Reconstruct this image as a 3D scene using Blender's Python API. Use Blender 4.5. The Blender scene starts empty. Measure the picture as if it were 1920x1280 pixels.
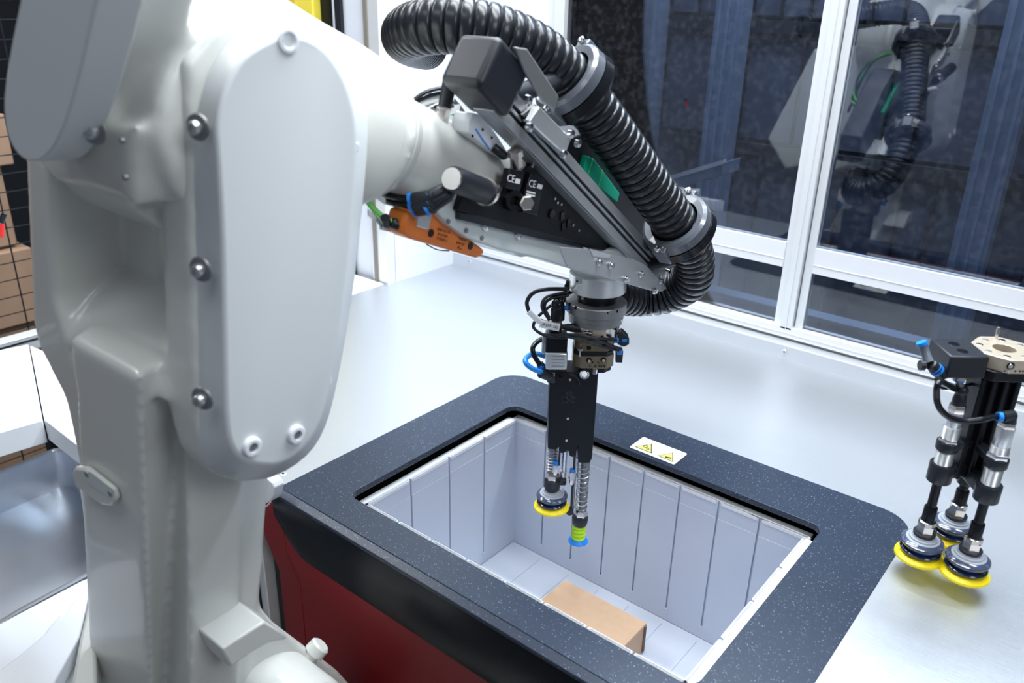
import bpy, math, random
from mathutils import Vector as V, Matrix
random.seed(4)
SC = bpy.context.scene
# ------------------------------------------------------------------ camera
RGT = V((0.7804, 0.6248, 0.0245)); FWD = None
def _rot(yaw, pitch, roll):
    cy, sy, cp, sp = math.cos(yaw), math.sin(yaw), math.cos(pitch), math.sin(pitch)
    f = V((sy*cp, cy*cp, sp)); r = V((cy, -sy, 0)); u = r.cross(f)
    cr, sr = math.cos(roll), math.sin(roll)
    return cr*r+sr*u, -sr*r+cr*u, f
CR, CU, CF = _rot(-0.6747, -0.4051, 0.0245)
CP = V((0.9282, -1.1824, 0.7884)); FPX = 1564.3
cam = bpy.data.cameras.new('camera'); camo = bpy.data.objects.new('camera', cam); SC.collection.objects.link(camo)
camo.matrix_world = Matrix(((CR.x, CU.x, -CF.x, CP.x), (CR.y, CU.y, -CF.y, CP.y), (CR.z, CU.z, -CF.z, CP.z), (0, 0, 0, 1)))
cam.sensor_width = 36; cam.lens = FPX/1920*36; cam.clip_start = .02; cam.clip_end = 60
cam.dof.use_dof = True; cam.dof.focus_distance = 1.45; cam.dof.aperture_fstop = 4.5
SC.camera = camo
# ------------------------------------------------------------------ light
SC.view_settings.view_transform = 'Standard'; SC.view_settings.look = 'None'; SC.view_settings.gamma = 1
SC.view_settings.use_curve_mapping = False; SC.view_settings.exposure = -.2
SC.cycles.max_bounces = 8; SC.cycles.transparent_max_bounces = 12
W = bpy.data.worlds.new('world'); SC.world = W; W.use_nodes = True
W.node_tree.nodes['Background'].inputs[0].default_value = (.72, .81, 1, 1)
W.node_tree.nodes['Background'].inputs[1].default_value = .21
def area(name, loc, look, sx, sy, power, col=(1, 1, 1)):
    l = bpy.data.lights.new(name, 'AREA'); l.shape = 'RECTANGLE'; l.size = sx; l.size_y = sy; l.energy = power; l.color = col
    o = bpy.data.objects.new(name, l); SC.collection.objects.link(o); o.location = loc
    o.rotation_euler = (V(look)-V(loc)).to_track_quat('-Z', 'Y').to_euler(); return o
area('ceiling_lamp', (.45, -.25, 1.95), (.45, -.25, 0), 1.5, .3, 46, (.93, .97, 1))
area('ceiling_lamp', (-.1, .25, 1.95), (-.1, .25, 0), 1.5, .3, 34, (.93, .97, 1))
area('ceiling_lamp', (.2, -1.5, 2.1), (.1, -.9, 0), 1.6, .4, 9, (.9, .95, 1))
area('ceiling_lamp', (-1.6, -.6, 2.1), (-1.6, -.6, 0), .4, 1.6, 45, (.95, .98, 1))
area('added_side_fill', (2.3, -.9, 1.7), (.3, -.6, .4), .8, .8, 16, (.92, .96, 1))  # added fill to brighten the robot's side cover
area('added_storage_fill', (.4, .78, 2.2), (.4, 1.0, 0), 2.2, .15, 90, (.72, .85, 1))  # added fill that lifts the dim store behind the glass

# ------------------------------------------------------------------ pixel -> world on a known plane
def ray(x, y): return CR*((x-960)/FPX) - CU*((y-640)/FPX) + CF
def on(ax, v, x, y):
    d = ray(x, y); return CP + d*((v-CP[ax])/d[ax])
def ox(x, y, v): return on(0, v, x, y)
def oy(x, y, v): return on(1, v, x, y)
def oz(x, y, v=0.): return on(2, v, x, y)
def dp(x, y, d): return CP + ray(x, y)*d

# ------------------------------------------------------------------ materials
def mat(name, col, rough=.5, metal=0., noise=0., nscale=30, bump=0., bscale=200, stretch=None, coat=0., trans=0., ior=1.45, spec=.5, sss=0.):
    m = bpy.data.materials.new(name); m.use_nodes = True; N = m.node_tree.nodes; L = m.node_tree.links
    b = N['Principled BSDF']; b.inputs['Base Color'].default_value = (*col, 1)
    b.inputs['Roughness'].default_value = rough; b.inputs['Metallic'].default_value = metal
    b.inputs['Coat Weight'].default_value = coat; b.inputs['Transmission Weight'].default_value = trans
    b.inputs['IOR'].default_value = ior; b.inputs['Specular IOR Level'].default_value = spec
    if sss: b.inputs['Subsurface Weight'].default_value = sss; b.inputs['Subsurface Scale'].default_value = .01
    if noise or bump:
        g = N.new('ShaderNodeNewGeometry'); mp = N.new('ShaderNodeMapping'); L.new(g.outputs['Position'], mp.inputs[0])
        if stretch: mp.inputs['Scale'].default_value = stretch
    if noise:
        n = N.new('ShaderNodeTexNoise'); n.inputs['Scale'].default_value = nscale; n.inputs['Detail'].default_value = 4; L.new(mp.outputs[0], n.inputs['Vector'])
        mx = N.new('ShaderNodeMix'); mx.data_type = 'RGBA'; L.new(n.outputs[0], mx.inputs[0])
        mx.inputs[6].default_value = (*[c*(1-noise) for c in col], 1); mx.inputs[7].default_value = (*[min(1, c*(1+noise)) for c in col], 1)
        L.new(mx.outputs[2], b.inputs['Base Color'])
        r = N.new('ShaderNodeMapRange'); L.new(n.outputs[0], r.inputs[0]); r.inputs[3].default_value = max(0, rough-noise*.3); r.inputs[4].default_value = min(1, rough+noise*.3); L.new(r.outputs[0], b.inputs['Roughness'])
    if bump:
        n2 = N.new('ShaderNodeTexNoise'); n2.inputs['Scale'].default_value = bscale; n2.inputs['Detail'].default_value = 3; L.new(mp.outputs[0], n2.inputs['Vector'])
        bp = N.new('ShaderNodeBump'); bp.inputs['Strength'].default_value = bump; bp.inputs['Distance'].default_value = .001
        L.new(n2.outputs[0], bp.inputs['Height']); L.new(bp.outputs[0], b.inputs['Normal'])
    return m
def speckle(name, base, fleck, rough, scale, thr, coat=0):
    m = mat(name, base, rough, coat=coat); N = m.node_tree.nodes; L = m.node_tree.links; b = N['Principled BSDF']
    g = N.new('ShaderNodeNewGeometry'); v = N.new('ShaderNodeTexVoronoi'); v.inputs['Scale'].default_value = scale
    L.new(g.outputs['Position'], v.inputs['Vector'])
    lt = N.new('ShaderNodeMath'); lt.operation = 'LESS_THAN'; lt.inputs[1].default_value = thr; L.new(v.outputs['Distance'], lt.inputs[0])
    sx = N.new('ShaderNodeSeparateColor'); L.new(v.outputs['Color'], sx.inputs[0])
    gt = N.new('ShaderNodeMath'); gt.operation = 'POWER'; gt.inputs[1].default_value = 2.2; L.new(sx.outputs[0], gt.inputs[0])
    mu = N.new('ShaderNodeMath'); mu.operation = 'MULTIPLY'; L.new(lt.outputs[0], mu.inputs[0]); L.new(gt.outputs[0], mu.inputs[1])
    mx = N.new('ShaderNodeMix'); mx.data_type = 'RGBA'; L.new(mu.outputs[0], mx.inputs[0])
    mx.inputs[6].default_value = (*base, 1); mx.inputs[7].default_value = (*fleck, 1); L.new(mx.outputs[2], b.inputs['Base Color'])
    n = N.new('ShaderNodeTexNoise'); n.inputs['Scale'].default_value = 900; L.new(g.outputs['Position'], n.inputs['Vector'])
    bp = N.new('ShaderNodeBump'); bp.inputs['Strength'].default_value = .25; bp.inputs['Distance'].default_value = .0006
    L.new(n.outputs[0], bp.inputs['Height']); L.new(bp.outputs[0], b.inputs['Normal'])
    return m
def glass(name, tint, ior):
    m = bpy.data.materials.new(name); m.use_nodes = True; N = m.node_tree.nodes; L = m.node_tree.links
    N.remove(N['Principled BSDF']); t = N.new('ShaderNodeBsdfTransparent'); t.inputs[0].default_value = (*tint, 1)
    g = N.new('ShaderNodeBsdfGlossy'); g.inputs['Roughness'].default_value = .012; f = N.new('ShaderNodeFresnel'); f.inputs[0].default_value = ior
    mx = N.new('ShaderNodeMixShader'); L.new(f.outputs[0], mx.inputs[0]); L.new(t.outputs[0], mx.inputs[1]); L.new(g.outputs[0], mx.inputs[2])
    d = N.new('ShaderNodeBsdfDiffuse'); d.inputs[0].default_value = (.55, .6, .7, 1)
    ge = N.new('ShaderNodeNewGeometry'); n = N.new('ShaderNodeTexNoise'); n.inputs['Scale'].default_value = 70; n.inputs['Detail'].default_value = 9; L.new(ge.outputs['Position'], n.inputs['Vector'])
    r = N.new('ShaderNodeMapRange'); r.inputs[1].default_value = .45; r.inputs[2].default_value = .8; r.inputs[4].default_value = .035; L.new(n.outputs[0], r.inputs[0])
    m2 = N.new('ShaderNodeMixShader'); L.new(r.outputs[0], m2.inputs[0]); L.new(mx.outputs[0], m2.inputs[1]); L.new(d.outputs[0], m2.inputs[2])
    L.new(m2.outputs[0], N['Material Output'].inputs[0]); return m
PAINT = mat('robot_white_paint', (.67, .675, .635), .3, noise=.03, nscale=6, bump=.06, bscale=300, coat=.25)
PAINT2 = mat('robot_cover_paint', (.66, .685, .69), .42, noise=.02, nscale=8)
CAST = mat('wrist_casting_paint', (.62, .66, .65), .35, noise=.05, nscale=12, bump=.1, bscale=80, coat=.2)
DECK = mat('brushed_steel', (.58, .61, .65), .36, .75, noise=.045, nscale=10, bump=.22, bscale=14, stretch=(2, 60, 2))
FLANGE = mat('flange_steel', (.66, .69, .73), .42, .6, noise=.03, nscale=5)
ALU = mat('anodised_aluminium', (.78, .80, .82), .35, .35, noise=.03, nscale=40, stretch=(1, 1, .05))
ALUX = mat('anodised_aluminium_rail', (.82, .83, .86), .36, .3, noise=.02, nscale=40, stretch=(.05, 1, 1))
FRAME = speckle('black_speckled_laminate', (.020, .031, .054), (.34, .42, .55), .33, 330, .20)
FASC = speckle('black_satin_fascia', (.006, .008, .012), (.05, .06, .08), .22, 200, .12)
FASC.node_tree.nodes['Principled BSDF'].inputs['Specular IOR Level'].default_value = .22
RED = mat('red_lacquer', (.27, .005, .010), .42, noise=.04, nscale=6)
VOID = mat('black_plastic_liner', (.004, .004, .005), .6)
TOTE = mat('tote_shaded_plastic', (.60, .64, .73), .42, noise=.02, nscale=20, sss=.05)  # white plastic darkened and blued: the walls' shade is in the colour
CARD = mat('kraft_cardboard', (.50, .33, .21), .8, noise=.08, nscale=60, bump=.1, bscale=400)
CARD2 = mat('brown_cardboard', (.40, .26, .175), .85, noise=.12, nscale=15)
WHITE = mat('white_powder_coat', (.82, .84, .87), .45, noise=.01, nscale=10)
WALL = mat('white_panel', (.70, .735, .80), .45, noise=.015, nscale=4)
STEEL = mat('zinc_steel', (.62, .63, .64), .28, .9, noise=.08, nscale=60)
PLATE = mat('bracket_steel', (.42, .43, .44), .42, .7, noise=.1, nscale=20, bump=.06, bscale=50)
NICKEL = mat('nickel_plated_brass', (.78, .72, .66), .2, 1.)
CHROME = mat('bright_steel', (.75, .76, .78), .18, 1.)
BLK = mat('black_anodised', (.007, .0085, .011), .36, spec=.28, noise=.1, nscale=40)
BLKG = mat('black_gloss_plastic', (.008, .009, .012), .2, spec=.35)
BLKS = mat('black_satin_plastic', (.014, .0165, .022), .4, noise=.05, nscale=30)
HOSE = mat('black_corrugated_hose', (.013, .015, .019), .27, spec=.45)
CLAMP = mat('dark_grey_clamp_plastic', (.09, .10, .12), .3, noise=.2, nscale=25, coat=.4)
GREYA = mat('hard_anodised_grey', (.24, .245, .25), .4, .6, noise=.05, nscale=30)
SILV = mat('machined_aluminium', (.72, .74, .75), .3, .75, noise=.05, nscale=30, stretch=(1, 1, 6))
OLIVE = mat('olive_anodised', (.20, .165, .105), .35, .6, noise=.08, nscale=40)
CHAMP = mat('champagne_anodised', (.62, .54, .42), .32, .55, noise=.04, nscale=30)
ORANGE = mat('orange_plastic', (.80, .20, .025), .4, noise=.05, nscale=30)
BLUEP = mat('blue_plastic', (.01, .22, .75), .35)
BLUET = mat('blue_tube', (.015, .27, .80), .35, coat=.3)
GREENC = mat('green_cable', (.22, .72, .16), .4)
GREENP = mat('green_plastic', (.0, .42, .25), .4)
YEL = mat('yellow_silicone', (.95, .75, .005), .4, sss=.1)
LIME = mat('lime_silicone', (.50, .80, .02), .4, sss=.1)
CUPB = mat('translucent_blue_rubber', (.012, .022, .07), .12, coat=.6)
CUPI = mat('inner_blue_rubber', (.005, .09, .36), .25)
CUPW = mat('clear_grey_rubber', (.38, .41, .46), .2, coat=.5)
TAG = mat('white_label', (.85, .86, .88), .5)
YSIGN = mat('yellow_sign', (.85, .80, .18), .5)
BLKINK = mat('black_ink', (.01, .01, .01), .6)
GRINK = mat('grey_ink', (.25, .25, .27), .6)
DKENG = mat('engraved_black', (.004, .004, .006), .2)
YPOST = mat('yellow_post_paint', (.82, .68, .08), .4)
DARKW = mat('dark_wall', (.012, .014, .02), .7)
BINB = mat('dark_storage_bin', (.05, .062, .095), .45, noise=.25, nscale=9)
BINR = mat('dark_bin_rim', (.008, .009, .014), .6)
GPOST = mat('grid_post', (.20, .26, .36), .4, .4, noise=.15, nscale=8, stretch=(1, 1, .1))
GPAN = mat('grey_blue_cladding', (.24, .28, .39), .5, noise=.08, nscale=5)
FLOORM = mat('grey_floor', (.16, .17, .18), .6, noise=.2, nscale=5)
WOOD = mat('pallet_wood', (.42, .29, .18), .8, noise=.2, nscale=12, stretch=(1, 1, 8))
GLASS = glass('window_glass', (.82, .87, .96), 1.95)
MIRST = mat('polished_tray_steel', (.66, .70, .76), .3, .85, noise=.03, nscale=20)
REDP = mat('red_plastic', (.6, .02, .02), .4)

# ------------------------------------------------------------------ mesh helpers
def frame_of(d):
    d = V(d).normalized(); a = V((0, 0, 1)) if abs(d.z) < .9 else V((1, 0, 0))
    x = a.cross(d).normalized(); return x, d.cross(x), d
class M:
    def __init__(s): s.v = []; s.f = []
    def add(s, vs, fs):
        n = len(s.v); s.v += [V(p) for p in vs]; s.f += [tuple(n+i for i in f) for f in fs]; return s
    def box(s, lo, hi):
        (a, b, c), (d, e, f) = lo, hi
        return s.add([(a, b, c), (d, b, c), (d, e, c), (a, e, c), (a, b, f), (d, b, f), (d, e, f), (a, e, f)],
                     [(0, 3, 2, 1), (4, 5, 6, 7), (0, 1, 5, 4), (1, 2, 6, 5), (2, 3, 7, 6), (3, 0, 4, 7)])
    def obox(s, c, x, y, z):                       # centre and half-extent vectors
        c, x, y, z = V(c), V(x), V(y), V(z)
        if x.cross(y).dot(z) < 0: x = -x
        p = [c+i*x+j*y+k*z for k in (-1, 1) for i, j in ((-1, -1), (1, -1), (1, 1), (-1, 1))]
        return s.add(p, [(0, 3, 2, 1), (4, 5, 6, 7), (0, 1, 5, 4), (1, 2, 6, 5), (2, 3, 7, 6), (3, 0, 4, 7)])
    def prism(s, pts, d, taper=1.):                # polygon pts extruded by vector d
        pts = [V(p) for p in pts]; d = V(d); n = len(pts)
        nr = V((0, 0, 0)); c = sum(pts, V((0, 0, 0)))/n
        for i in range(n): nr += (pts[i]-c).cross(pts[(i+1) % n]-c)
        if nr.dot(d) < 0: pts.reverse()
        q = [c+(p-c)*taper+d for p in pts]
        return s.add(pts+q, [tuple(range(n-1, -1, -1)), tuple(range(n, 2*n))]+[(i, (i+1) % n, n+(i+1) % n, n+i) for i in range(n)])
    def lathe(s, p, d, prof, n=32, caps=True):
        x, y, d = frame_of(d); p = V(p); vs = []; fs = []
        for t, r in prof:
            for i in range(n):
                a = 2*math.pi*i/n; vs.append(p+d*t+(x*math.cos(a)+y*math.sin(a))*r)
        for k in range(len(prof)-1):
            for i in range(n):
                j = (i+1) % n; q = (k*n+i, k*n+j, (k+1)*n+j, (k+1)*n+i)
                fs.append(q)
        if caps: fs.append(tuple(range(n-1, -1, -1))); fs.append(tuple((len(prof)-1)*n+i for i in range(n)))
        return s.add(vs, fs)
    def cyl(s, a, b, r, r2=None, n=24):
        a, b = V(a), V(b); return s.lathe(a, b-a, [(0, r), ((b-a).length, r if r2 is None else r2)], n)
    def hexa(s, a, b, r): return s.cyl(a, b, r, None, 6)
    def tube(s, pts, r, n=10, closed=False, rf=None):
        P = [V(p) for p in pts]; m = len(P); vs = []; fs = []; x = None
        for i, p in enumerate(P):
            t = ((P[(i+1) % m] if closed or i < m-1 else P[i])-(P[i-1] if closed or i > 0 else P[i])).normalized()
            if x is None: x = frame_of(t)[0]
            x = (x-t*x.dot(t)).normalized(); y = t.cross(x); rr = rf(i) if rf else r
            for k in range(n):
                a = 2*math.pi*k/n; vs.append(p+(x*math.cos(a)+y*math.sin(a))*rr)
        for i in range(m if closed else m-1):
            for k in range(n):
                a, b = i*n, ((i+1) % m)*n; fs.append((a+k, a+(k+1) % n, b+(k+1) % n, b+k))
        if not closed: fs += [tuple(range(n-1, -1, -1)), tuple((m-1)*n+k for k in range(n))]
        return s.add(vs, fs)
    def ball(s, c, r, n=14):
        return s.lathe(V(c)-V((0, 0, r)), (0, 0, 1), [(r-r*math.cos(math.pi*i/8), max(1e-4, r*math.sin(math.pi*i/8))) for i in range(9)], n)
    def build(s, name, m, parent=None, bevel=0, seg=2, flat=False, angle=40, mods=None, **props):
        c = sum(s.v, V((0, 0, 0)))/len(s.v)
        if parent is None:                          # a thing of one mesh: origin at its base
            c = V((c.x, c.y, min(p.z for p in s.v)))
        me = bpy.data.meshes.new(name); me.from_pydata([p-c for p in s.v], [], s.f); me.materials.append(m)
        o = bpy.data.objects.new(name, me); SC.collection.objects.link(o)
        if parent is not None:
            o.parent = parent; o.location = c-wloc(parent)
        else: o.location = c
        WL[o.name] = c
        if not flat:
            me.shade_smooth(); me.set_sharp_from_angle(angle=math.radians(angle))
        if mods: mods(o)
        if bevel:
            b = o.modifiers.new('bevel', 'BEVEL'); b.width = bevel; b.segments = seg; b.limit_method = 'ANGLE'; b.angle_limit = math.radians(35)
            b.harden_normals = False
        for k, v in props.items(): o[k] = v
        return o
WL = {}
def wloc(o): return WL[o.name]
def thing(name, label, cat, loc, group=None, kind=None):
    o = bpy.data.objects.new(name, None); SC.collection.objects.link(o); o.location = loc; WL[o.name] = V(loc); o.empty_display_size = .05
    if label: o['label'] = label
    if cat: o['category'] = cat
    if group: o['group'] = group
    if kind: o['kind'] = kind
    return o
def remesh(vox, it):
    def f(o):
        r = o.modifiers.new('remesh', 'REMESH'); r.mode = 'VOXEL'; r.voxel_size = vox; r.use_smooth_shade = True
        q = o.modifiers.new('smooth', 'SMOOTH'); q.iterations = it; q.factor = .6
    return f
def spline(pts, n=8, closed=False):
    P = [V(p) for p in pts]; out = []; m = len(P)
    for i in range(m if closed else m-1):
        if closed: a, b, c, d = P[i-1], P[i], P[(i+1) % m], P[(i+2) % m]
        else: a = P[max(i-1, 0)]; b = P[i]; c = P[i+1]; d = P[min(i+2, m-1)]
        for k in range(n):
            t = k/n; out.append(.5*((2*b)+(c-a)*t+(2*a-5*b+4*c-d)*t*t+(3*b-a-3*c+d)*t*t*t))
    if not closed: out.append(P[-1])
    return out
def resample(pts, step):
    out = [pts[0]]; acc = 0.
    for a, b in zip(pts, pts[1:]):
        L = (b-a).length
        if L < 1e-9: continue
        d = step-acc
        while d <= L: out.append(a+(b-a)*(d/L)); d += step
        acc = (acc+L) % step
    return out
def rrect(x0, y0, x1, y1, r, n=6):                 # r: (front-left, front-right, back-right, back-left)
    c = [(x0+r[0], y0+r[0], r[0], 180), (x1-r[1], y0+r[1], r[1], 270), (x1-r[2], y1-r[2], r[2], 0), (x0+r[3], y1-r[3], r[3], 90)]
    out = []
    for cx, cy, rr, a0 in c:
        for i in range(n+1):
            a = math.radians(a0+90*i/n); out.append((cx+rr*math.cos(a), cy+rr*math.sin(a)))
    return out
def ring(mm, outer, inner, z0, z1):                # plate with a hole, both loops of equal length
    n = len(outer); vs = [(x, y, z) for z in (z0, z1) for L in (outer, inner) for x, y in L]
    o0, i0, o1, i1 = 0, n, 2*n, 3*n; fs = []
    for k in range(n):
        j = (k+1) % n
        fs += [(o1+k, o1+j, i1+j, i1+k), (o0+j, o0+k, i0+k, i0+j), (o0+k, o0+j, o1+j, o1+k), (i0+j, i0+k, i1+k, i1+j)]
    return mm.add(vs, fs)
def text(s, loc, xd, nd, size, m, parent, name='lettering', depth=.0002, align='CENTER'):
    cu = bpy.data.curves.new(name, 'FONT'); cu.body = s; cu.size = size; cu.extrude = depth; cu.align_x = align; cu.align_y = 'CENTER'; cu.materials.append(m)
    cu.resolution_u = 2
    tmp = bpy.data.objects.new(name, cu); me = bpy.data.meshes.new_from_object(tmp); bpy.data.objects.remove(tmp); me.name = name
    if not me.materials: me.materials.append(m)
    o = bpy.data.objects.new(name, me); SC.collection.objects.link(o); o.parent = parent; WL[o.name] = V(loc)
    x = V(xd).normalized(); z = V(nd).normalized(); y = z.cross(x).normalized(); x = y.cross(z); p = V(loc)-wloc(parent)
    o.matrix_local = Matrix(((x.x, y.x, z.x, p.x), (x.y, y.y, z.y, p.y), (x.z, y.z, z.z, p.z), (0, 0, 0, 1))); return o
X, Y, Z = V((1, 0, 0)), V((0, 1, 0)), V((0, 0, 1))
HR = V((CR.x, CR.y, 0)).normalized(); HF = V((CF.x, CF.y, 0)).normalized()   # horizontal right / away directions of the two tools

# ================================================================== SETTING
FZ = -.95
M().box((-4.5, -3, FZ-.05), (3.5, 3.2, FZ)).build('floor', FLOORM, kind='structure')
M().box((-4.5, 3.1, FZ), (3.5, 3.2, 2.6)).build('wall_back', DARKW, kind='structure')
M().box((-4.6, -3, FZ), (-4.5, 3.2, 2.6)).build('wall_left', DARKW, kind='structure')
# white cell walls left of and behind the deck
wp = thing('wall_panel', None, None, (-.76, .47, -.3), kind='structure')
M().box((-.765, .366, -.3), (-.738, .70, 1.5)).build('panel', WALL, wp)
M().box((-.738, .655, -.3), (-.43, .69, 1.5)).build('panel', WALL, wp)
M().box((-.925, .345, -.3), (-.80, .37, 1.5)).build('panel', WALL, wp)
cp = thing('trim_1', None, None, (-.77, .34, -.3), kind='structure')
M().box((-.80, .335, -.3), (-.738, .365, 1.5)).build('corner_profile', ALU, cp, bevel=.002)
M().box((-.790, .331, -.3), (-.777, .336, 1.5)).build('groove', mat('profile_seal', (.22, .20, .17), .6), cp)

# sheet-metal deck around the port
XL, XR_, YF, YB = -.1192, .7373, -.4922, .1247
xl, xr, yf, yb = -.0129, .6262, -.4317, .004
DX0, DX1, DY0, DY1 = -.745, 1.75, YF, .603
deck = thing('steel_deck', 'brushed silver steel deck around the black port frame, bent up below the windows', 'worktop', (0, .35, -.02))
dm = M()
dm.box((DX0, DY0, -.004), (XL+.04, DY1, -.001)).box((XR_-.04, DY0, -.004), (DX1, DY1, -.001)).box((XL+.04, YB-.04, -.004), (XR_-.04, DY1, -.001))
dm.build('sheet', DECK, deck)
M().box((DX0, DY1, -.004), (DX1, DY1+.0025, .031)).box((DX0, DY1, .031), (DX1, DY1+.034, .033)).build('back_upstand', FLANGE, deck, bevel=.0008)
M().box((DX0, DY0-.002, -.045), (XL-.002, DY0, -.001)).build('front_lip', FLANGE, deck)
def screw(p, nd, r, parent, m=STEEL, h=.0025, name='screw'):
    p = V(p); nd = V(nd).normalized(); s = M().lathe(p, nd, [(0, r), (h*.5, r), (h, r*.75)], 18); x, y, _ = frame_of(nd)
    s.build(name, m, parent); 
    return M().hexa(p+nd*(h*.98), p+nd*(h*1.04), r*.42).build('hex_socket', BLKINK, parent)
for p in (oy(1471, 659, DY1), oy(881, 489, DY1), oy(1883, 770, DY1)): screw(p, -Y, .0055, deck, FLANGE)
for p in (oz(531, 888), oz(847, 500), oz(648, 557)): screw(V((p.x, p.y, -.001)), Z, .006, deck, FLANGE, .0015)
# ------------------------------------------------------------------ windows
wf = thing('window_1', None, None, (-.05, .645, .04), kind='structure')
wg = thing('window_2', None, None, (.9, .645, .04), kind='structure')
tr = thing('trim_2', None, None, (.5, .645, .03), kind='structure')
M().box((-.738, .637, .031), (DX1, .665, .040)).build('seal_strip', GREYA, tr)
M().box((-.738, .630, .040), (DX1, .67, .066)).build('bottom_rail', ALUX, tr, bevel=.0012)
M().box((-.738, .6285, .0505), (DX1, .6305, .0525)).build('rail_ridge', ALUX, tr)
def stile(x0, x1, y0, par, z0=.066, name='stile'):
    return M().box((x0, y0, z0), (x1, .665, 1.45)).build(name, ALU, par, bevel=.001)
stile(-.43, -.415, .64, wf); stile(-.413, -.382, .632, wf); stile(.262, .281, .642, wf)
mu = thing('trim_3', None, None, (.296, .64, .06), kind='structure')
M().box((.282, .630, .060), (.309, .67, 1.45)).build('mullion_post', ALU, mu, bevel=.001)
M().box((.2945, .6285, .060), (.2965, .631, 1.45)).build('mullion_ridge', ALU, mu)
stile(.312, .330, .642, wg)
for par, a, b in ((wf, -.382, .262), (wg, .330, DX1)):
    M().box((a, .640, .203), (b, .665, .262)).build('mid_rail', ALUX, par, bevel=.001)
    M().box((a, .6385, .222), (b, .641, .2235)).build('rail_line', ALUX, par)
    M().box((a, .648, .058), (b, .652, .206)).build('pane', GLASS, par)
    M().box((a, .648, .258), (b, .652, 1.4)).build('pane', GLASS, par)
# ------------------------------------------------------------------ storage grid seen through the glass
gy = 1.10
grid = thing('storage_grid', 'tall grey-blue aluminium grid posts standing behind the window glass', 'rack', (.4, gy, FZ))
for gx in (-1.15, -.435+.03, -.150, .56, 1.27, 1.98):
    s = M().box((gx-.040, gy-.03, FZ), (gx+.040, gy+.03, 2.2)); s.build('post', GPOST, grid)
    for e in (-.026, 0, .026): M().box((gx+e-.004, gy-.036, FZ), (gx+e+.004, gy-.03, 2.2)).build('post_rib', GPOST, grid)
for bx0, bx1 in ((-1.11, -.445), (-.365, -.19), (-.11, .52), (.60, 1.23), (1.31, 1.94)):
    for k in range(5):
        z0 = -.265+k*.33-.33
        where = ['lowest row', 'second row up', 'third row up', 'fourth row up', 'topmost row'][k]
        col = {-1.11: 'left of the first post', -.365: 'between the two left posts', -.11: 'left of the white mullion', .60: 'right of the white mullion', 1.31: 'at the far right edge'}[bx0]
        b = thing('storage_bin', 'dark blue ribbed storage bin behind the glass, %s, %s' % (col, where), 'bin', ((bx0+bx1)/2, gy+.2, z0), 'stacked dark storage bins behind the glass')
        b_y = gy+.034
        M().box((bx0, b_y+.015, z0), (bx1, b_y+.35, z0+.318)).build('body', BINB, b)
        s = M().box((bx0, b_y, z0+.285), (bx1, b_y+.015, z0+.318)).box((bx0, b_y+.005, z0+.27), (bx1, b_y+.015, z0+.285))
        s.build('rim', BINR, b)
        n = max(2, int((bx1-bx0)/.075))
        for i in range(n+1):
            x_ = bx0+(bx1-bx0)*i/n
            if (i+k) % 3 != 1 and 0 < i < n: M().box((x_-.003, b_y+.003, z0), (x_+.003, b_y+.015, z0+.27)).build('rib', BINR, b)
clad = thing('cladding_wall', 'grey-blue low cladding wall of upright panels behind the lower panes', 'cladding', (.5, .97, FZ))
for i in range(30):
    x_ = -1.2+i*.098
    M().box((x_, .96, FZ), (x_+.0955, .98, -.022)).build('panel', GPAN, clad)
M().box((-1.2, .95, -.022), (1.75, 1.0, -.012)).build('cap', GPOST, clad)
bm = thing('pale_bar', 'pale grey angled bar behind the left window, above the clamp', 'beam', (-.15, .93, .18))  # pale bar placed where a pale shape shows in the pane
p0, p1 = oy(1235, 352, .93), oy(1372, 312, .93)
M().obox((p0+p1)/2, (p1-p0)/2, Y*.05, Z*.018).build('web', GPOST, bm, bevel=.002)
M().obox((p0+p1)/2+Z*.02-Y*.045, (p1-p0)/2, Y*.006, Z*.006).build('bright_edge', ALU, bm)

# ================================================================== PORT
port = thing('bin_port', 'black speckled port frame with red front panels set in the steel deck', 'machine', (.3, -.2, FZ))
n_ = 8
outer = rrect(XL, YF, XR_, YB, (.0005, .0005, .055, .055), n_); inner = rrect(xl, yf, xr, yb, (.02, .02, .02, .02), n_)
s = ring(M(), outer, inner, -.011, 0); s.build('top_frame', FRAME, port, bevel=.0012, seg=2)
ri = rrect(xl-.028, yf-.012, xr+.012, yb+.036, (.012,)*4, n_); ro = rrect(xl-.034, yf-.018, xr+.018, yb+.042, (.016,)*4, n_)
ring(M(), ro, ri, -.45, -.0112).build('inner_liner', VOID, port)
# seam strip, black fascia, red panels
ex = XR_+.02
M().prism([(XL-.004, YF, -.0006), (XL-.004, YF-.013, -.006), (XL-.004, YF-.013, -.012), (XL-.004, YF, -.012)], X*(ex-XL+.004)).build('edge_strip', FRAME, port, bevel=.001)
f0 = YF-.010
def fx(z, k=0): return (f0, z)
prof = [(f0, -.012), (f0-.004, -.03), (f0-.004, -.085), (f0+.004, -.118)]
fm = M(); nx = 44; vs = []; fs = []
zb = lambda x: -.118+(.052 if x < XL+.002 else .052*max(0, 1-(x-XL)/.075)**2.2)
for i in range(nx+1):
    x_ = XL-.003+(ex-XL+.003)*(i/nx)**1.5
    b_ = zb(x_); P_ = [(f0, -.012), (f0-.004, -.012+(b_+.012)*.2), (f0-.004, -.012+(b_+.012)*.75), (f0+.003, b_), (f0+.02, b_), (f0+.02, -.012)]
    vs += [(x_, a, b) for a, b in P_]
for i in range(nx):
    for k in range(6): fs.append((i*6+k, i*6+(k+1) % 6, (i+1)*6+(k+1) % 6, (i+1)*6+k))
fs += [tuple(range(5, -1, -1)), tuple(nx*6+k for k in range(6))]
fm.add(vs, fs).build('black_fascia', FASC, port)
xs = XL+.008
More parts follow.
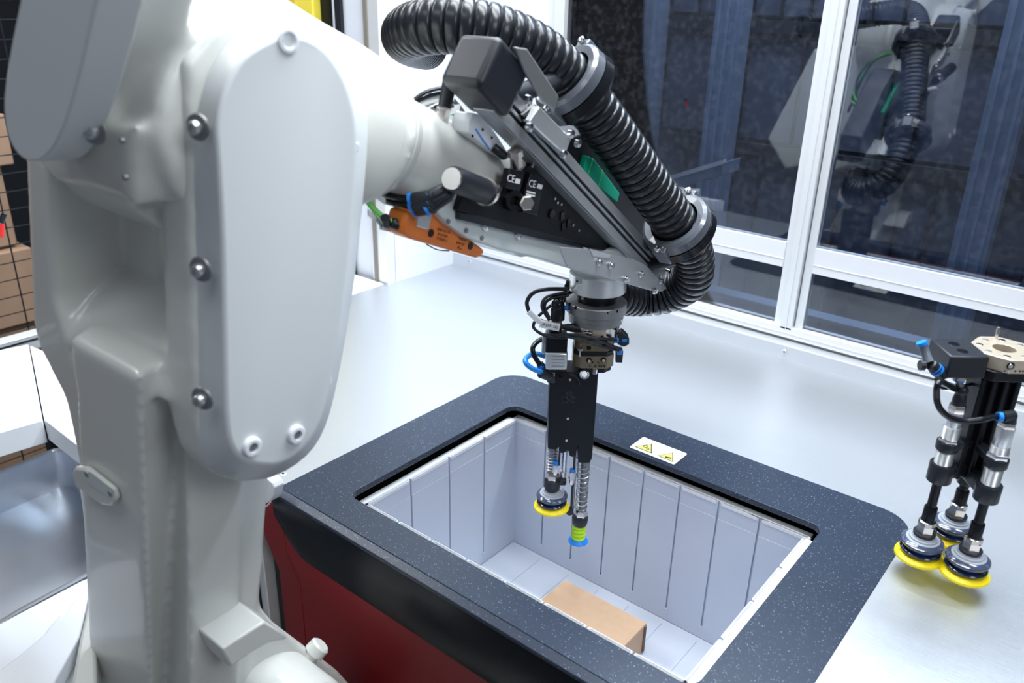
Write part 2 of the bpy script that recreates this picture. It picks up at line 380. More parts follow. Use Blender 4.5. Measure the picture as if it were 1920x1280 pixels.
def red(name, x0, x1, extra=0):
    a = f0+.006
    pts = [(a, -.03), (a, -.125), (a+.022, -.212), (a+.022, -.55), (a+.06, -.55), (a+.06, -.03)]
    M().prism([(x0, y, z) for y, z in pts], X*(x1-x0)).build(name, RED, port, bevel=.0015)
red('side_panel', XL-.055, xs-.001); red('front_panel', xs, ex)
M().prism([(XL-.060, f0+.012, -.012), (XL-.003, f0+.004, -.012), (XL-.003, f0+.004, -.03), (XL-.060, f0+.012, -.03)], Y*.04).build('dark_corner', BLK, port)
lg = M().box((XL-.12, f0+.01, -.9), (XL-.075, f0+.055, -.05)); lg.build('frame_leg', ALU, port, bevel=.002)
M().box((XL-.100, f0+.008, -.9), (XL-.095, f0+.0102, -.05)).build('leg_groove', BLK, port)
M().box((XL-.070, f0+.03, -.9), (XL-.056, f0+.06, -.05)).build('side_strip', BLK, port)
M().box((XL-.05, f0+.05, FZ), (ex, .1, -.50)).build('cabinet', BLK, port)
# warning sticker: white card, border, two yellow triangles with pictograms
lab = M(); sx0, sx1, sy0, sy1 = .2575, .3515, .0135, .0640
st = M().prism([(a, b, .0002) for a, b in rrect(sx0, sy0, sx1, sy1, (.003,)*4, 4)], Z*.0004).build('warning_label', TAG, port, label='white sticker with two yellow warning triangles')
def flat(pts, z, m, name, par=st, d=.0002): return M().prism([(a, b, z) for a, b in pts], Z*d).build(name, m, par, flat=True)
mid = (sx0+sx1)/2
bd = M()
e = .0028; w = .0004
for a, b, c, d in ((sx0+e, sy0+e, sx1-e, sy0+e+w), (sx0+e, sy1-e-w, sx1-e, sy1-e), (sx0+e, sy0+e, sx0+e+w, sy1-e), (sx1-e-w, sy0+e, sx1-e, sy1-e), (mid-w/2, sy0+e, mid+w/2, sy1-e)):
    bd.box((a, b, .0006), (c, d, .0007))
bd.build('border_line', GRINK, st, flat=True)
TR = [[oz(1190.5, 838), oz(1222, 832), oz(1222, 850.3)], [oz(1232.5, 854.6), oz(1262, 848.7), oz(1262, 866.5)]]
for t3 in TR:
    c_ = (t3[0]+t3[1]+t3[2])/3
    flat([(p.x, p.y) for p in t3], .0006, BLKINK, 'triangle')
    flat([(c_.x+(p.x-c_.x)*.84, c_.y+(p.y-c_.y)*.84) for p in t3], .0008, YSIGN, 'triangle_fill')
rg = M(); ca_, cb_ = oz(1210.5, 837.5), oz(1214.5, 842.5)
for q, r in ((ca_, .0042), (cb_, .0024)):
    rg.tube([(q.x+r*math.cos(a*math.pi/8), q.y+r*math.sin(a*math.pi/8), .0011) for a in range(16)], .0007, 5, True)
rg.build('gear_pictogram', BLKINK, st)
hd_ = [oz(*p) for p in ((1247, 856), (1258, 858.5), (1259, 861), (1247.5, 858.5))]
flat([(p.x, p.y) for p in hd_], .0011, BLKINK, 'hand_pictogram')

# ================================================================== TOTE
RZ, BZ = -.0284, -.3296
tote = thing('tote_bin', 'white plastic storage tote with slotted walls under the black port frame', 'bin', (.3, -.2, BZ-.006))
def wallpanel(axis, length, slots, sgn, name):
    """axis 0: wall runs along x (normal y); axis 1: runs along y"""
    m_ = M(); g = .0019; t = .005
    def bx(a0, a1, d0, d1, z0, z1):
        if axis == 0: lo, hi = (a0, min(sgn*d0, sgn*d1)+(0 if sgn > 0 else -.4), z0), (a1, max(sgn*d0, sgn*d1)+(0 if sgn > 0 else -.4), z1)
        else: lo, hi = (min(-sgn*d0, -sgn*d1)+(0 if sgn > 0 else .6), -a1, z0), (max(-sgn*d0, -sgn*d1)+(0 if sgn > 0 else .6), -a0, z1)
        m_.box(lo, hi)
    e = [0]+slots+[length]
    for i in range(len(e)-1):
        a0 = e[i]+(g if i else -.006); a1 = e[i+1]-(g if i < len(e)-2 else -.006)
        bx(a0, a1, 0, t, BZ+.026, RZ-.034)
        bx(a0, a1, -.0008 if False else .0006, t, RZ-.034, RZ)
    bx(-.006, length+.006, 0, t, BZ, BZ+.026)
    bx(-.006, length+.006, t, t+.006, BZ-.005, RZ-.001)
    for q in slots:                                   # little white chute at the foot of each slot
        bx(q-.0035, q+.0035, -.0012, 0, BZ+.021, BZ+.027)
    return m_.build(name, TOTE, tote, flat=True)
sl = [.075*k for k in range(1, 8)]; sr = [.1003*k for k in (1, 2, 3)]
wallpanel(0, .6, sl, 1, 'back_wall'); wallpanel(0, .6, sl, -1, 'front_wall'); wallpanel(1, .4, sr, 1, 'left_wall'); wallpanel(1, .4, sr, -1, 'right_wall')
fl = M().box((-.004, -.404, BZ-.006), (.604, .004, BZ-.0012)); fl.build('floor_pan', TOTE, tote, flat=True)
cols = [0, .083, .158, .231, .303, .377, .451, .525, .6]
for i in range(8):
    for j, (a, b) in enumerate(((-.4+.03, -.21), (-.208, -.012))):
        M().box((cols[i]+.0008, a, BZ-.0012), (cols[i+1]-.0008, b, BZ)).build('floor_panel', TOTE, tote, flat=True)
# rim: flat ring with dovetail notches above each slot and a corner nick
rm = M()
xo0, xo1, yo0, yo1 = -.0185, .6165, -.4165, .0175
def strip(a0, a1, cuts, axis, lo, hi, inner_lo):
    """strip along axis from a0 to a1; cuts are slot centres; lo..hi is the other axis; inner_lo True when the inner edge is lo"""
    e = [a0]
    for c in cuts: e += [c-.0042, c+.0042]
    e.append(a1); w = .0075
    for i in range(0, len(e)-1):
        u0, u1 = e[i], e[i+1]; l, h = lo, hi
        if i % 2 == 1:
            if inner_lo: l = lo+w
            else: h = hi-w
            if h-l < .001: continue
        if axis == 0: rm.box((u0, l, RZ-.006), (u1, h, RZ))
        else: rm.box((l, u0, RZ-.006), (h, u1, RZ))
sy = [-.1003*k for k in (3, 2, 1)]
strip(-.010, .610, sl, 0, 0, yo1+.0, True)
strip(-.4165, -.010+.008, sy, 1, xo0, 0, False); strip(-.4165, -.002, sy, 1, .6, xo1, True)
strip(-.004, .604, sl, 0, yo0, -.4, False)
rm.build('rim', mat('tote_lit_plastic', (.84, .85, .88), .42), tote, flat=True)  # same plastic kept lighter, without the painted wall shade
M().box((.505, .0005, RZ-.0001), (.535, .0030, RZ+.0002)).build('rim_recess', GREYA, tote, flat=True)
# cardboard box inside
bx = thing('cardboard_box', 'small flat brown cardboard box lying in the white tote', 'box', (.297, -.154, BZ))
M().box((.206, -.212, BZ+.0002), (.388, -.098, BZ+.0645)).build('carton', CARD, bx, bevel=.0015, flat=True)
M().box((.2065, -.2115, BZ+.0645), (.3875, -.0985, BZ+.0656)).build('lid_flap', CARD, bx, bevel=.0006, flat=True)
M().box((.388, -.205, BZ+.01), (.3905, -.200, BZ+.06)).box((.388, -.108, BZ+.005), (.3905, -.102, BZ+.063)).build('tuck_flap', mat('torn_cardboard', (.16, .11, .08), .9), bx, flat=True)

# ================================================================== LEFT SIDE OF THE CELL
# posts beyond the return panel
yp = thing('yellow_post', 'yellow painted steel post behind the robot elbow', 'post', (-1.02, .34, FZ))
M().box(tuple(oy(548, 60, .34)[:1])+(.335, FZ), tuple(oy(592, 60, .34)[:1])+(.40, 1.5)).build('post', YPOST, yp, bevel=.004)
M().box((oy(546, 60, .34).x, .333, FZ), (oy(561, 60, .34).x, .337, 1.5)).build('shaded_strip', mat('yellow_shaded_edge', (.70, .55, .06), .4), yp)  # strip in a darker copy of the post yellow, shade painted in
bp_ = thing('black_post', 'black cabinet post between the yellow post and the white panel', 'post', (-.97, .36, FZ))
M().box((oy(593, 60, .34).x, .36, FZ), (oy(641, 60, .34).x, .42, 1.5)).build('post', BLK, bp_)
M().box((oy(632, 60, .34).x, .335, FZ), (oy(643, 60, .34).x, .36, 1.5)).build('front_edge', BLKS, bp_)
for q, zz in ((627, 66), (650, 470)):
    c = oy(q, zz, .352); M().box((c.x-.012, .345, c.z-.008), (c.x+.004, .358, c.z+.008)).build('hinge', STEEL, bp_, bevel=.002)
al = thing('profile_post', 'silver slotted aluminium post left of the yellow post', 'post', (-1.1, .36, FZ))
for a, b, m_ in ((513, 546, ALU), (490, 511, GREYA)):
    x0, x1 = oy(a, 60, .35).x, oy(b, 60, .35).x; M().box((x0, .345, FZ), (x1, .40, 1.5)).build('profile', m_, al, bevel=.001)
for q in (523, 541, 497, 504):
    x0 = oy(q, 60, .35).x; M().box((x0, .343, FZ), (x0+.003, .346, 1.5)).build('slot', BLK if q > 510 else ALU, al)
ws = thing('side_table', 'white sheet table running behind the deck, left of the corner profile', 'table', (-1.1, .1, FZ))
M().box((-1.16, -.42, -.006), (DX0-.004, .329, .0)).build('top', WHITE, ws)
M().box((-1.12, .20, FZ), (-1.08, .24, -.006)).build('leg', ALU, ws)
# two white angled tables by the mesh fence
def slab(name, label, c4, th, lipm=WHITE):
    t = thing(name, label, 'table', tuple(sum((V(p) for p in c4), V((0, 0, 0)))/4)[:2]+(FZ,))
    M().prism([V(p) for p in c4], -Z*th).build('top', lipm, t, bevel=.002)
    for p in (c4[0], c4[3]):
        M().cyl((p[0]*.97-.03, p[1], FZ), (p[0]*.97-.03, p[1], p[2]-th), .012, None, 8).build('leg', BLKS, t)
    return t
a1, a2, a3, a4 = oz(53, 645), oz(80, 787), oz(-60, 828), oz(-80, 672)
slab('white_table', 'white sheet-metal table left of the robot in front of the wire fence', (a1, a2, a3, a4), .05)
b1, b2, b3, b4 = oz(56, 647), oz(82.5, 786), oz(150, 838), oz(122, 674)
slab('white_shelf', 'white sheet-metal shelf right of the white table, half hidden behind the robot arm', (b1, b2, b3, b4), .045)
# fence with wires, aluminium rail
fxp = -1.62
fen = thing('wire_fence', 'black wire mesh fence on an aluminium rail left of the robot', 'fence', (fxp, -.4, FZ))
for i in range(34):
    z_ = .82-i*.05
    M().tube([(fxp, -1.3, z_), (fxp, .3, z_)], .0017, 5).build('wire', BLKS, fen)
for i in range(17):
    y_ = -1.25+i*.095
    M().tube([(fxp+.003, y_, FZ), (fxp+.003, y_, 1.4)], .0022, 5).build('wire', BLKS, fen)
r0 = ox(50, 628, -1.30)
M().box((-1.33, -1.4, r0.z-.04), (-1.29, .1, r0.z)).build('rail', ALU, fen, bevel=.002)
M().box((-1.2885, -1.4, r0.z-.014), (-1.2875, .1, r0.z-.010)).build('rail_groove', BLKS, fen)
for y_ in (-1.0, -.05): M().box((-1.325, y_, FZ), (-1.295, y_+.03, r0.z-.04)).build('fence_post', ALU, fen)
pl = thing('wooden_pallet', 'wooden pallet with dark gaps on the floor behind the fence', 'pallet', (-2.1, -.6, FZ))
for k in range(6): M().box((-2.5, -1.3+k*.22, FZ+.12), (-1.72, -1.16+k*.22, FZ+.142)).build('board', WOOD, pl)
for k in range(3): M().box((-2.45+k*.33, -1.3, FZ), (-2.37+k*.33, -.06, FZ+.12)).build('runner', WOOD, pl)
k = 0
rows = [('bottom', FZ+.143, .30), ('second', FZ+.444, .27), ('third', FZ+.716, .24), ('fourth', FZ+.958, .25), ('top', FZ+1.21, .15)]
for rn, z0, h in rows:
    y_ = -1.30+random.random()*.04
    for c, w in enumerate((.34, .40, .36)):
        side = ('nearest the camera', 'in the middle', 'furthest from the camera')[c]
        o = thing('carton', 'brown closed carton behind the wire fence, %s row, %s' % (rn, side), 'box', (-2.0, y_+w/2, z0), 'cartons stacked behind the wire fence')
        dx = random.random()*.05
        M().box((-2.3, y_, z0), (-1.78-dx, y_+w-.012, z0+h-.004)).build('carton_body', CARD2, o, bevel=.004)
        M().box((-1.781-dx, y_+w/2-.02, z0+h-.06), (-1.7785-dx, y_+w/2+.02, z0+h-.004)).build('tape', CARD, o)
        y_ += w
rd = dp(2, 425, 1.5)
ts = thing('hand_tool', 'red-handled hand tool at the left picture edge', 'tool', tuple(rd-Z*.02))
M().cyl(dp(0, 445, 1.5), dp(2, 420, 1.5), .006).build('handle', REDP, ts); M().cyl(dp(2, 418, 1.5), dp(8, 401, 1.5), .005).build('grip', BLKS, ts)
# steel tray with rounded corner (bottom left)
tz = -.27
tray = thing('steel_tray', 'polished steel tray with rounded corner and raised rim, bottom left', 'tray', (-.75, -.85, tz-.02))
def trring(poly, c, k): return [c+(p-c)*k for p in poly]
c_in = [oz(*p, tz) for p in ((-160, 1045), (-60, 990), (40, 945), (85, 925), (115, 912), (138, 915), (152, 935), (160, 985), (170, 1060), (185, 1130), (60, 1200), (-140, 1330))]
c_in = spline(c_in[:9], 4)+c_in[9:]
cen = sum(c_in, V((0, 0, 0)))/len(c_in)
lv = [(1.0, 0), (1.0, .004), (1.04, .045), (1.05, .085), (1.07, .092), (1.10, .092), (1.11, .08), (1.16, .075)]
n = len(c_in); vs = []; fs = []
for kx, dz in lv: vs += [cen+(p-cen)*kx+Z*dz for p in c_in]
for r_ in range(len(lv)-1):
    for i in range(n): fs.append((r_*n+i, r_*n+(i+1) % n, (r_+1)*n+(i+1) % n, (r_+1)*n+i))
M().add(vs, fs).build('rim_wall', MIRST, tray, angle=70)
M().prism(c_in, -Z*.003).build('tray_floor', MIRST, tray)
M().cyl((cen.x, cen.y, FZ), (cen.x, cen.y, tz-.003), .05).build('stand', ALU, tray)

wb = thing('base_cover', 'white folded sheet cover with a slanted beam in the bottom left corner', 'cover', (-.2, -.85, FZ))
M().prism([oz(*p, -.15) for p in ((-60, 1200), (0, 1168), (152, 1088), (172, 1080), (176, 1420), (-60, 1420))], -Z*.02).build('sheet', WHITE, wb, bevel=.003)
M().prism([oz(*p, -.12) for p in ((-60, 1300), (40, 1225), (84, 1188), (88, 1180), (112, 1152), (118, 1156), (150, 1110), (168, 1104), (150, 1190), (96, 1290), (20, 1400), (-60, 1400))], -Z*.028).build('slanted_beam', WHITE, wb, bevel=.003)
M().prism([oz(*p, -.11) for p in ((165, 1130), (150, 1190), (135, 1270), (130, 1400), (185, 1400), (178, 1130))], -Z*.05).build('curved_housing', PAINT, wb, bevel=.008)
M().cyl((-.30, -.95, FZ), (-.30, -.95, -.17), .07).build('stand', WHITE, wb)

# ================================================================== ROBOT ARM
rob = thing('robot_arm', 'large white six-axis robot arm reaching over the tote from the left foreground', 'robot', (.1, -.8, FZ))
def part(mm, name, m, **k): return mm.build(name, m, rob, **k)
# lower column
yc = -.83
def two(f, v, pa, pb):
    a, b = f(*pa, v), f(*pb, v); d = (b-a)/(b.z-a.z); return a+d*(.42-a.z), a+d*(-.60-a.z)
ed = [two(oy, yc, (142, 900), (163, 1280)), two(oy, yc, (268, 900), (281, 1280)), two(ox, .135, (349, 900), (356, 1200)), two(ox, .135, (452, 1000), (450, 1120)), two(ox, .105, (497, 950), (484, 1120))]
ed += [(V((.02, -.69, .42)), V((.02, -.74, -.6))), (V((-.05, -.72, .42)), V((-.03, -.77, -.6)))]
col = M(); n = len(ed); col.add([p[0] for p in ed]+[p[1] for p in ed], [tuple(range(n)), tuple(range(2*n-1, n-1, -1))]+[(i, n+i, n+(i+1) % n, (i+1) % n) for i in range(n)])
# flare at the foot
fl_ = [ox(*p, .105) for p in ((500, 1040), (484, 1130), (520, 1172), (585, 1222), (640, 1262), (700, 1330), (700, 1480), (400, 1480), (380, 1200), (400, 1040))]
col.prism(fl_, -X*.12)
# fork head of the lower arm, cavity left open between its cheeks
hd = -.812
def pz(poly, pl, d): return [oy(x, y, pl) for x, y in poly]
cheekL = pz([(42, 260), (90, 300), (92, 420), (100, 560), (130, 660), (190, 740), (262, 790), (262, 900), (150, 900), (132, 800), (118, 745), (70, 650), (58, 600)], hd, 0)
col.prism(cheekL, Y*.17)
back = pz([(60, 250), (290, 250), (300, 700), (262, 800), (150, 800), (75, 650)], hd+.085, 0)
col.prism(back, Y*.07)
cheekR = [ox(*p, .220) for p in ((346, 118), (356, 300), (360, 500), (364, 640), (368, 780), (384, 860), (410, 895), (455, 908), (515, 900), (578, 860), (612, 800), (636, 710), (664, 550), (682, 390), (694, 260), (690, 185), (662, 105), (615, 46), (545, 18), (470, 22), (398, 55))]
col.prism(cheekR, -X*.058)
sh = [V((-.075, hd, .385)), V((-.075, hd+.10, .385)), V((-.075, hd+.10, .475)), V((-.075, hd+.06, .445)), V((-.075, hd+.01, .405))]
col.prism(sh, X*.25)
part(col, 'lower_arm', PAINT, mods=remesh(.0045, 16))
# shoulder drum and block at the foot
dc = ox(545, 1358, .16)
part(M().lathe(dc-X*.10, X, [(0, .076), (.002, .080), (.118, .080), (.128, .076), (.131, .068)], 48), 'shoulder_drum', PAINT)
bl = [ox(*p, .185) for p in ((416, 1216), (497, 1164), (541, 1192), (536, 1200), (505, 1205), (470, 1225), (432, 1252))]
part(M().prism(bl, -X*.09), 'shoulder_block', PAINT, bevel=.003)
kb = ox(578, 1234, .11); part(M().lathe(kb-(X*.4+Z*.5-Y*.2)*.02, V((.25, .55, .55)), [(0, .012), (.012, .012), (.014, .016), (.028, .0155), (.031, .012)], 20), 'vent_plug', PAINT)
# lug plate on the column
lp = [oy(*p, yc-.001) for p in ((150, 880), (155, 870), (172, 872), (222, 912), (228, 930), (222, 942), (205, 940), (155, 905))]
lug = part(M().prism(lp, -Y*.010), 'lug_plate', PAINT, bevel=.003)
M().prism([oy(*p, yc-.0112) for p in ((158, 885), (170, 884), (214, 918), (216, 932), (205, 932), (160, 901))], -Y*.0006).build('recess', CAST, lug)
for q in ((163, 888), (207, 924)): M().lathe(oy(*q, yc-.0115), -Y, [(0, .004), (.0015, .0035)], 14).build('screw', GREYA, lug)
part(M().box((-.06, -.88, FZ), (.26, -.62, -.50)), 'pedestal', PAINT, bevel=.01)
# side cover (stadium)
face = [(408, 300), (405, 230), (425, 160), (455, 108), (500, 78), (545, 64), (595, 82), (635, 130), (658, 190), (667, 260), (662, 380), (646, 540), (622, 700), (602, 785), (570, 838), (528, 868), (490, 872), (455, 862), (432, 830), (424, 770), (421, 650), (417, 450)]
base = [(368, 300), (372, 220), (392, 140), (430, 82), (480, 50), (540, 38), (600, 55), (650, 105), (682, 175), (690, 260), (680, 390), (662, 550), (634, 710), (610, 800), (575, 855), (515, 893), (455, 900), (410, 885), (385, 850), (378, 780), (376, 650), (371, 450)]
fp = [ox(*p, .262) for p in face]; bs = [ox(*p, .222) for p in base]
fp = spline(fp, 3, True); bs = spline(bs, 3, True); n = len(fp)
bb = [p-X*.021 for p in bs]; rm1 = [b+(f-b)*.80 for f, b in zip(fp, bs)]; 
vs = bb+bs+rm1+fp
fs = [(r_*n+i, r_*n+(i+1) % n, (r_+1)*n+(i+1) % n, (r_+1)*n+i) for r_ in range(3) for i in range(n)]+[tuple(3*n+i for i in range(n))]
if (vs[3*n+1]-vs[3*n]).cross(vs[3*n+8]-vs[3*n]).x < 0: fs = [tuple(reversed(f)) for f in fs]
cov = part(M().add(vs, fs), 'side_cover', PAINT2, bevel=.004, seg=3, angle=50)
def bolt(c, d, r, par, pocket=True):
    d = V(d).normalized(); c = V(c)
    b = M().lathe(c-d*.004, d, [(0, r*1.25), (.004, r*1.25), (.0045, r), (.010, r), (.012, r*.85), (.0122, r*.5), (.009, r*.48)], 20, True).build('bolt', NICKEL if not pocket else STEEL, par)
    if pocket: M().lathe(c-d*.001, d, [(0, r*1.9), (.0015, r*1.8)], 20).build('bolt_pocket', GREYA, par)
    return b
for q in ((372, 238), (377, 504), (380, 746)): bolt(ox(*q, .243)+V((.001, -.0015, 0)), V((.35, -1, 0)), .0065, cov)
for q in ((470, 836), (553, 813)): 
    M().lathe(ox(*q, .262)-X*.002, X, [(0, .0105), (.006, .0105), (.0075, .009), (.0076, .0055), (.004, .005)], 24).build('bolt', WHITE, cov)
    M().lathe(ox(*q, .262)+X*.0035, X, [(0, .005), (.0005, .0045)], 6).build('hex_socket', GREYA, cov)
M().lathe(ox(540, 76, .262)-X*.001, X, [(0, .011), (.003, .011), (.0035, .008), (.0008, .006)], 24).build('bolt_boss', WHITE, cov)
for q in ((663, 275), (613, 712)): M().lathe(ox(*q, .256)-X*.003, X, [(0, .006), (.005, .006), (.007, .004)], 16).build('bolt_boss', WHITE, cov)
# elbow: forearm root body
FA = ox(690, 258, .165); FB = ox(905, 347, .175); fd = (FB-FA).normalized()
elb = M().lathe(FA, -fd, [(-.035, .060), (-.025, .066), (-.005, .072), (.0, .085), (.03, .100), (.08, .112), (.16, .118), (.24, .118), (.27, .10)], 40)
for i_, p_ in enumerate(elb.v):
    w_ = min(1, max(0, ((p_-FA).dot(-fd))/.07)); p_.x = .165+(p_.x-.165)*(1-.38*w_)-.062*w_
elb.lathe((-.062, -.692, .652), X, [(0, .119), (.006, .125), (.205, .125), (.212, .12)], 56)
elb.lathe((-.05, -.692, .652), X, [(0, .105), (.262, .105)], 40)
lobe = pz([(40, 235), (60, 290), (98, 345), (180, 360), (250, 392), (250, 350), (246, 300), (246, 235)], hd-.003, 0)
elb.prism([oy(*p, hd-.03) for p in ((60, -40), (34, 130), (44, 230), (70, 270), (100, 240), (130, 180), (170, 60), (190, -40))], Y*.09)
elb.prism(lobe, Y*.06)
part(elb, 'elbow_housing', PAINT, mods=remesh(.005, 18))
# collar round the elbow axis between housing and arm head
ec = ox(500, 205, .10)
part(M().lathe(ec-X*.05, X, [(0, .088), (.055, .092), (.06, .097), (.075, .097)], 48), 'elbow_collar', PAINT)
for q in ((232, 263), (238, 332)): M().lathe(oy(*q, hd-.012), -Y, [(0, .003), (.003, .0025)], 12).build('screw', GREYA, rob)
# rear motor cover plate (flat, rounded foot)
mc = [(46, -60), (38, 0), (24, 70), (12, 140), (7, 195), (12, 245), (28, 282), (52, 302), (80, 298), (104, 270), (124, 225), (142, 165), (160, 90), (180, 0), (195, -70)]
mp = spline([oy(*p, hd-.05) for p in mc], 3)
mcov = part(M().prism(mp, Y*.036, 1.05), 'motor_cover', PAINT2, bevel=.002)
bolt(oy(176, 246, hd-.022), V((.5, -1, 0)), .0065, mcov)
# forearm
L_ = (FB-FA).length
part(M().lathe(FA+fd*.01, fd, [(0, .0665), (.006, .0665), (.008, .063), (L_*.5, .0605), (L_+.075, .052)], 48), 'forearm', PAINT)
part(M().lathe(FA-fd*.012, fd, [(0, .075), (.010, .075), (.013, .072), (.024, .072), (.026, .068)], 48), 'forearm_ring', PAINT)
# wrist casting
G = V((.215, -.069, .30))
def plx(pts, x): return [ox(*p, x) for p in pts]
wr = M()
wr.prism(plx([(800, 375), (835, 360), (960, 345), (1100, 420), (1200, 470), (1190, 510), (1130, 520), (1085, 508), (1000, 482), (940, 470), (880, 448), (840, 420)], .238), -X*.075)
wr.lathe(V((.215, -.069, .351)), Z, [(0, .040), (.04, .045), (.055, .045)], 32)
wr.lathe(ox(860, 405, .10), X, [(0, .036), (.13, .036)], 32)
part(wr, 'wrist_housing', CAST, mods=remesh(.003, 3))
for q in ((798, 417), (832, 434), (861, 448)): M().lathe(ox(q[0]+42, q[1]-2, .2385), X, [(0, .0032), (.0015, .003)], 12).build('screw', GREYA, rob)
for q in ((908, 424), (970, 440), (1126, 452)): M().lathe(ox(*q, .2385), X, [(0, .006), (.004, .006), (.005, .003)], 14).build('bolt', CHROME, rob)
part(M().prism(plx([(862, 398), (905, 405), (1100, 455), (1110, 470), (1000, 445), (862, 412)], .246), -X*.01), 'valve_ledge', BLKS, bevel=.001)
# valve manifold and black housing
vm = part(M().prism(plx([(857, 395), (870, 352), (945, 368), (955, 345), (1000, 300), (1062, 330), (1150, 400), (1192, 478), (1100, 466)], .246), -X*.075), 'valve_manifold', BLK, bevel=.002)
bh = part(M().prism(plx([(1010, 300), (1080, 255), (1112, 240), (1160, 290), (1215, 400), (1212, 470), (1188, 480), (1120, 440)], .215), -X*.06), 'black_housing', BLKS, bevel=.004)
gr_ = part(M().prism(plx([(1101, 292), (1114, 298), (1162, 362), (1158, 379), (1092, 326)], .226), -X*.01), 'green_plate', GREENP, bevel=.001, label='bright green plate behind the aluminium rail')
for a, b in (((1112, 297), (1101, 331)), ((1130, 318), (1122, 350))): M().tube([ox(*a, .2262), ox(*b, .2262)], .0007, 5).build('ridge', GREENC, gr_)
def module(poly, x, th=.01):
    return part(M().prism(plx(poly, x), -X*th), 'solenoid_valve', BLKG, bevel=.0012)
m1 = module([(956, 316), (985, 322), (975, 362), (947, 352)], .256); m2 = module([(997, 322), (1022, 338), (1008, 405), (980, 398), (984, 360)], .256)
def ink(sx, sy, ex_, ey_, x, s, par, size): 
    a, b = ox(sx, sy, x), ox(ex_, ey_, x); return text(s, (a+b)/2, b-a, X, size, TAG, par, 'printed_mark', .0003)
ink(950, 333, 966, 337, .2563, 'CE', m1, .0135); ink(990, 343, 1006, 347, .2563, 'CE', m2, .0135)
M().prism(plx([(967, 334), (976, 336), (974, 345), (965, 343)], .2563), X*.0003).build('code_mark', TAG, m1); M().prism(plx([(1009, 344), (1018, 347), (1015, 355), (1006, 352)], .2563), X*.0003).build('code_mark', TAG, m2)
for q in ((988, 357), (987, 362)): M().prism(plx([(q[0], q[1]), (q[0]+16, q[1]+4), (q[0]+15, q[1]+7), (q[0]-1, q[1]+3)], .2563), X*.0003).build('printed_line', TAG, m2)
def fitting(c, d, prof, m, name, n=24, par=None): return M().lathe(c, d, prof, n).build(name, m, par or rob)
nd_ = V((1, -.55, .15)).normalized()
fitting(ox(958, 375, .247), nd_, [(0, .014), (.012, .014), (.015, .0125), (.015, .007), (.006, .006)], BLKG, 'port_plug')
q = fitting(ox(974, 377, .25), nd_, [(0, .008), (.012, .008), (.013, .0105), (.026, .0105), (.028, .0085), (.030, .0085)], NICKEL, 'push_in_fitting', 6)
fitting(ox(968, 305, .25), V((.1, -.3, .9)), [(-.006, .008), (.008, .008), (.009, .010), (.018, .010), (.02, .007)], NICKEL, 'push_in_fitting', 6)
for q in ((997, 312), (1045, 380), (1040, 372), (1052, 383), (1074, 422), (1085, 432)): fitting(ox(*q, .247), X, [(0, .0022), (.0015, .0018)], CHROME, 'screw', 10)
for q in ((1054, 405), (1056, 425), (1066, 418)): M().obox(ox(*q, .247), X*.001, Y*.004, Z*.006).build('connector_socket', DKENG, vm)
fitting(ox(1033, 401, .246), X, [(0, .007), (.003, .0065)], DKENG, 'round_button')
# silencer with steel cap
ca, cb = ox(848, 335, .275), ox(912, 360, .258); cd = (cb-ca).normalized(); cl = (cb-ca).length
sil = fitting(ca, cd, [(0, .0145), (.003, .0155), (cl-.006, .0155), (cl, .014)], BLKS, 'silencer')
fitting(ca-cd*.003, cd, [(0, .0125), (.003, .0135), (.0045, .0135)], NICKEL, 'end_cap', 24, sil); fitting(cb-cd*.004, cd, [(0, .0175), (.006, .0175), (.007, .015), (.014, .014)], NICKEL, 'collar', 24, sil)
# tubes with blue rings running back from the silencer
for k, (p, q, r_) in enumerate((((840, 352), (716, 362), .0), ((838, 362), (722, 376), .004), ((832, 372), (742, 384), .008))):
    a = ox(*p, .262); b = ox(*q, .18)
    pts = spline([a, ox((p[0]*2+q[0])/3, (p[1]*2+q[1])/3+14, .25), ox((p[0]+2*q[0])/3, (p[1]+2*q[1])/3+12, .22), b, ox(q[0]-8, q[1]-16, .13)], 8)
    tb = part(M().tube(pts, .004, 10), 'air_tube', BLKG)
    for j, (f_, L2) in enumerate(((.10, .016), (.30, .014))):
        i = int(f_*len(pts)); d_ = (pts[i+1]-pts[i]).normalized()
        fitting(pts[i], d_, [(-L2, .006), (-L2*.9, .0078), (L2*.8, .0078), (L2, .0065)], BLKS, 'push_in_connector', 16, tb)
        fitting(pts[i]+d_*L2, d_, [(0, .0074), (.004, .0074)], BLUEP, 'release_ring', 16, tb)
# orange safety sensor
og = part(M().prism(plx([(763, 395), (835, 395), (870, 440), (905, 465), (910, 470), (905, 480), (895, 484), (770, 448), (756, 438), (756, 420)], .225), -X*.03), 'safety_sensor', ORANGE, bevel=.004, label='orange sensor block with black printed text')
M().prism(plx([(787, 392), (812, 392), (806, 428), (802, 431), (781, 424)], .2275), -X*.004).build('steel_clip', STEEL, og, bevel=.001)
for q in ((808, 437), (882, 461)): M().lathe(ox(*q, .2252), X, [(0, .0052), (.0006, .005)], 16).build('dark_lens', DKENG, og)
for k_, (px_, py_, s_) in enumerate(((832, 433, 'RFID IO 24'), (830, 441, '0-15 S/N'), (828, 449, 'CODED 1'), (866, 449, 'TYPE 4'), (864, 457, 'IP69 DC'), (862, 465, 'PL e'))):
    a, b = ox(px_, py_, .2253), ox(px_+20, py_+5.6, .2253); text(s_, a, b-a, X, .0052, BLKINK, og, 'printed_text', .0001)
bw = fitting(ox(757, 424, .215), (ox(735, 418, .21)-ox(757, 424, .215)), [(0, .0075), (.016, .0065), (.018, .005)], BLKS, 'cable_gland')
gc = spline([ox(737, 418, .21), ox(712, 402, .20), ox(690, 378, .19), ox(676, 345, .18), ox(672, 320, .17)], 8)
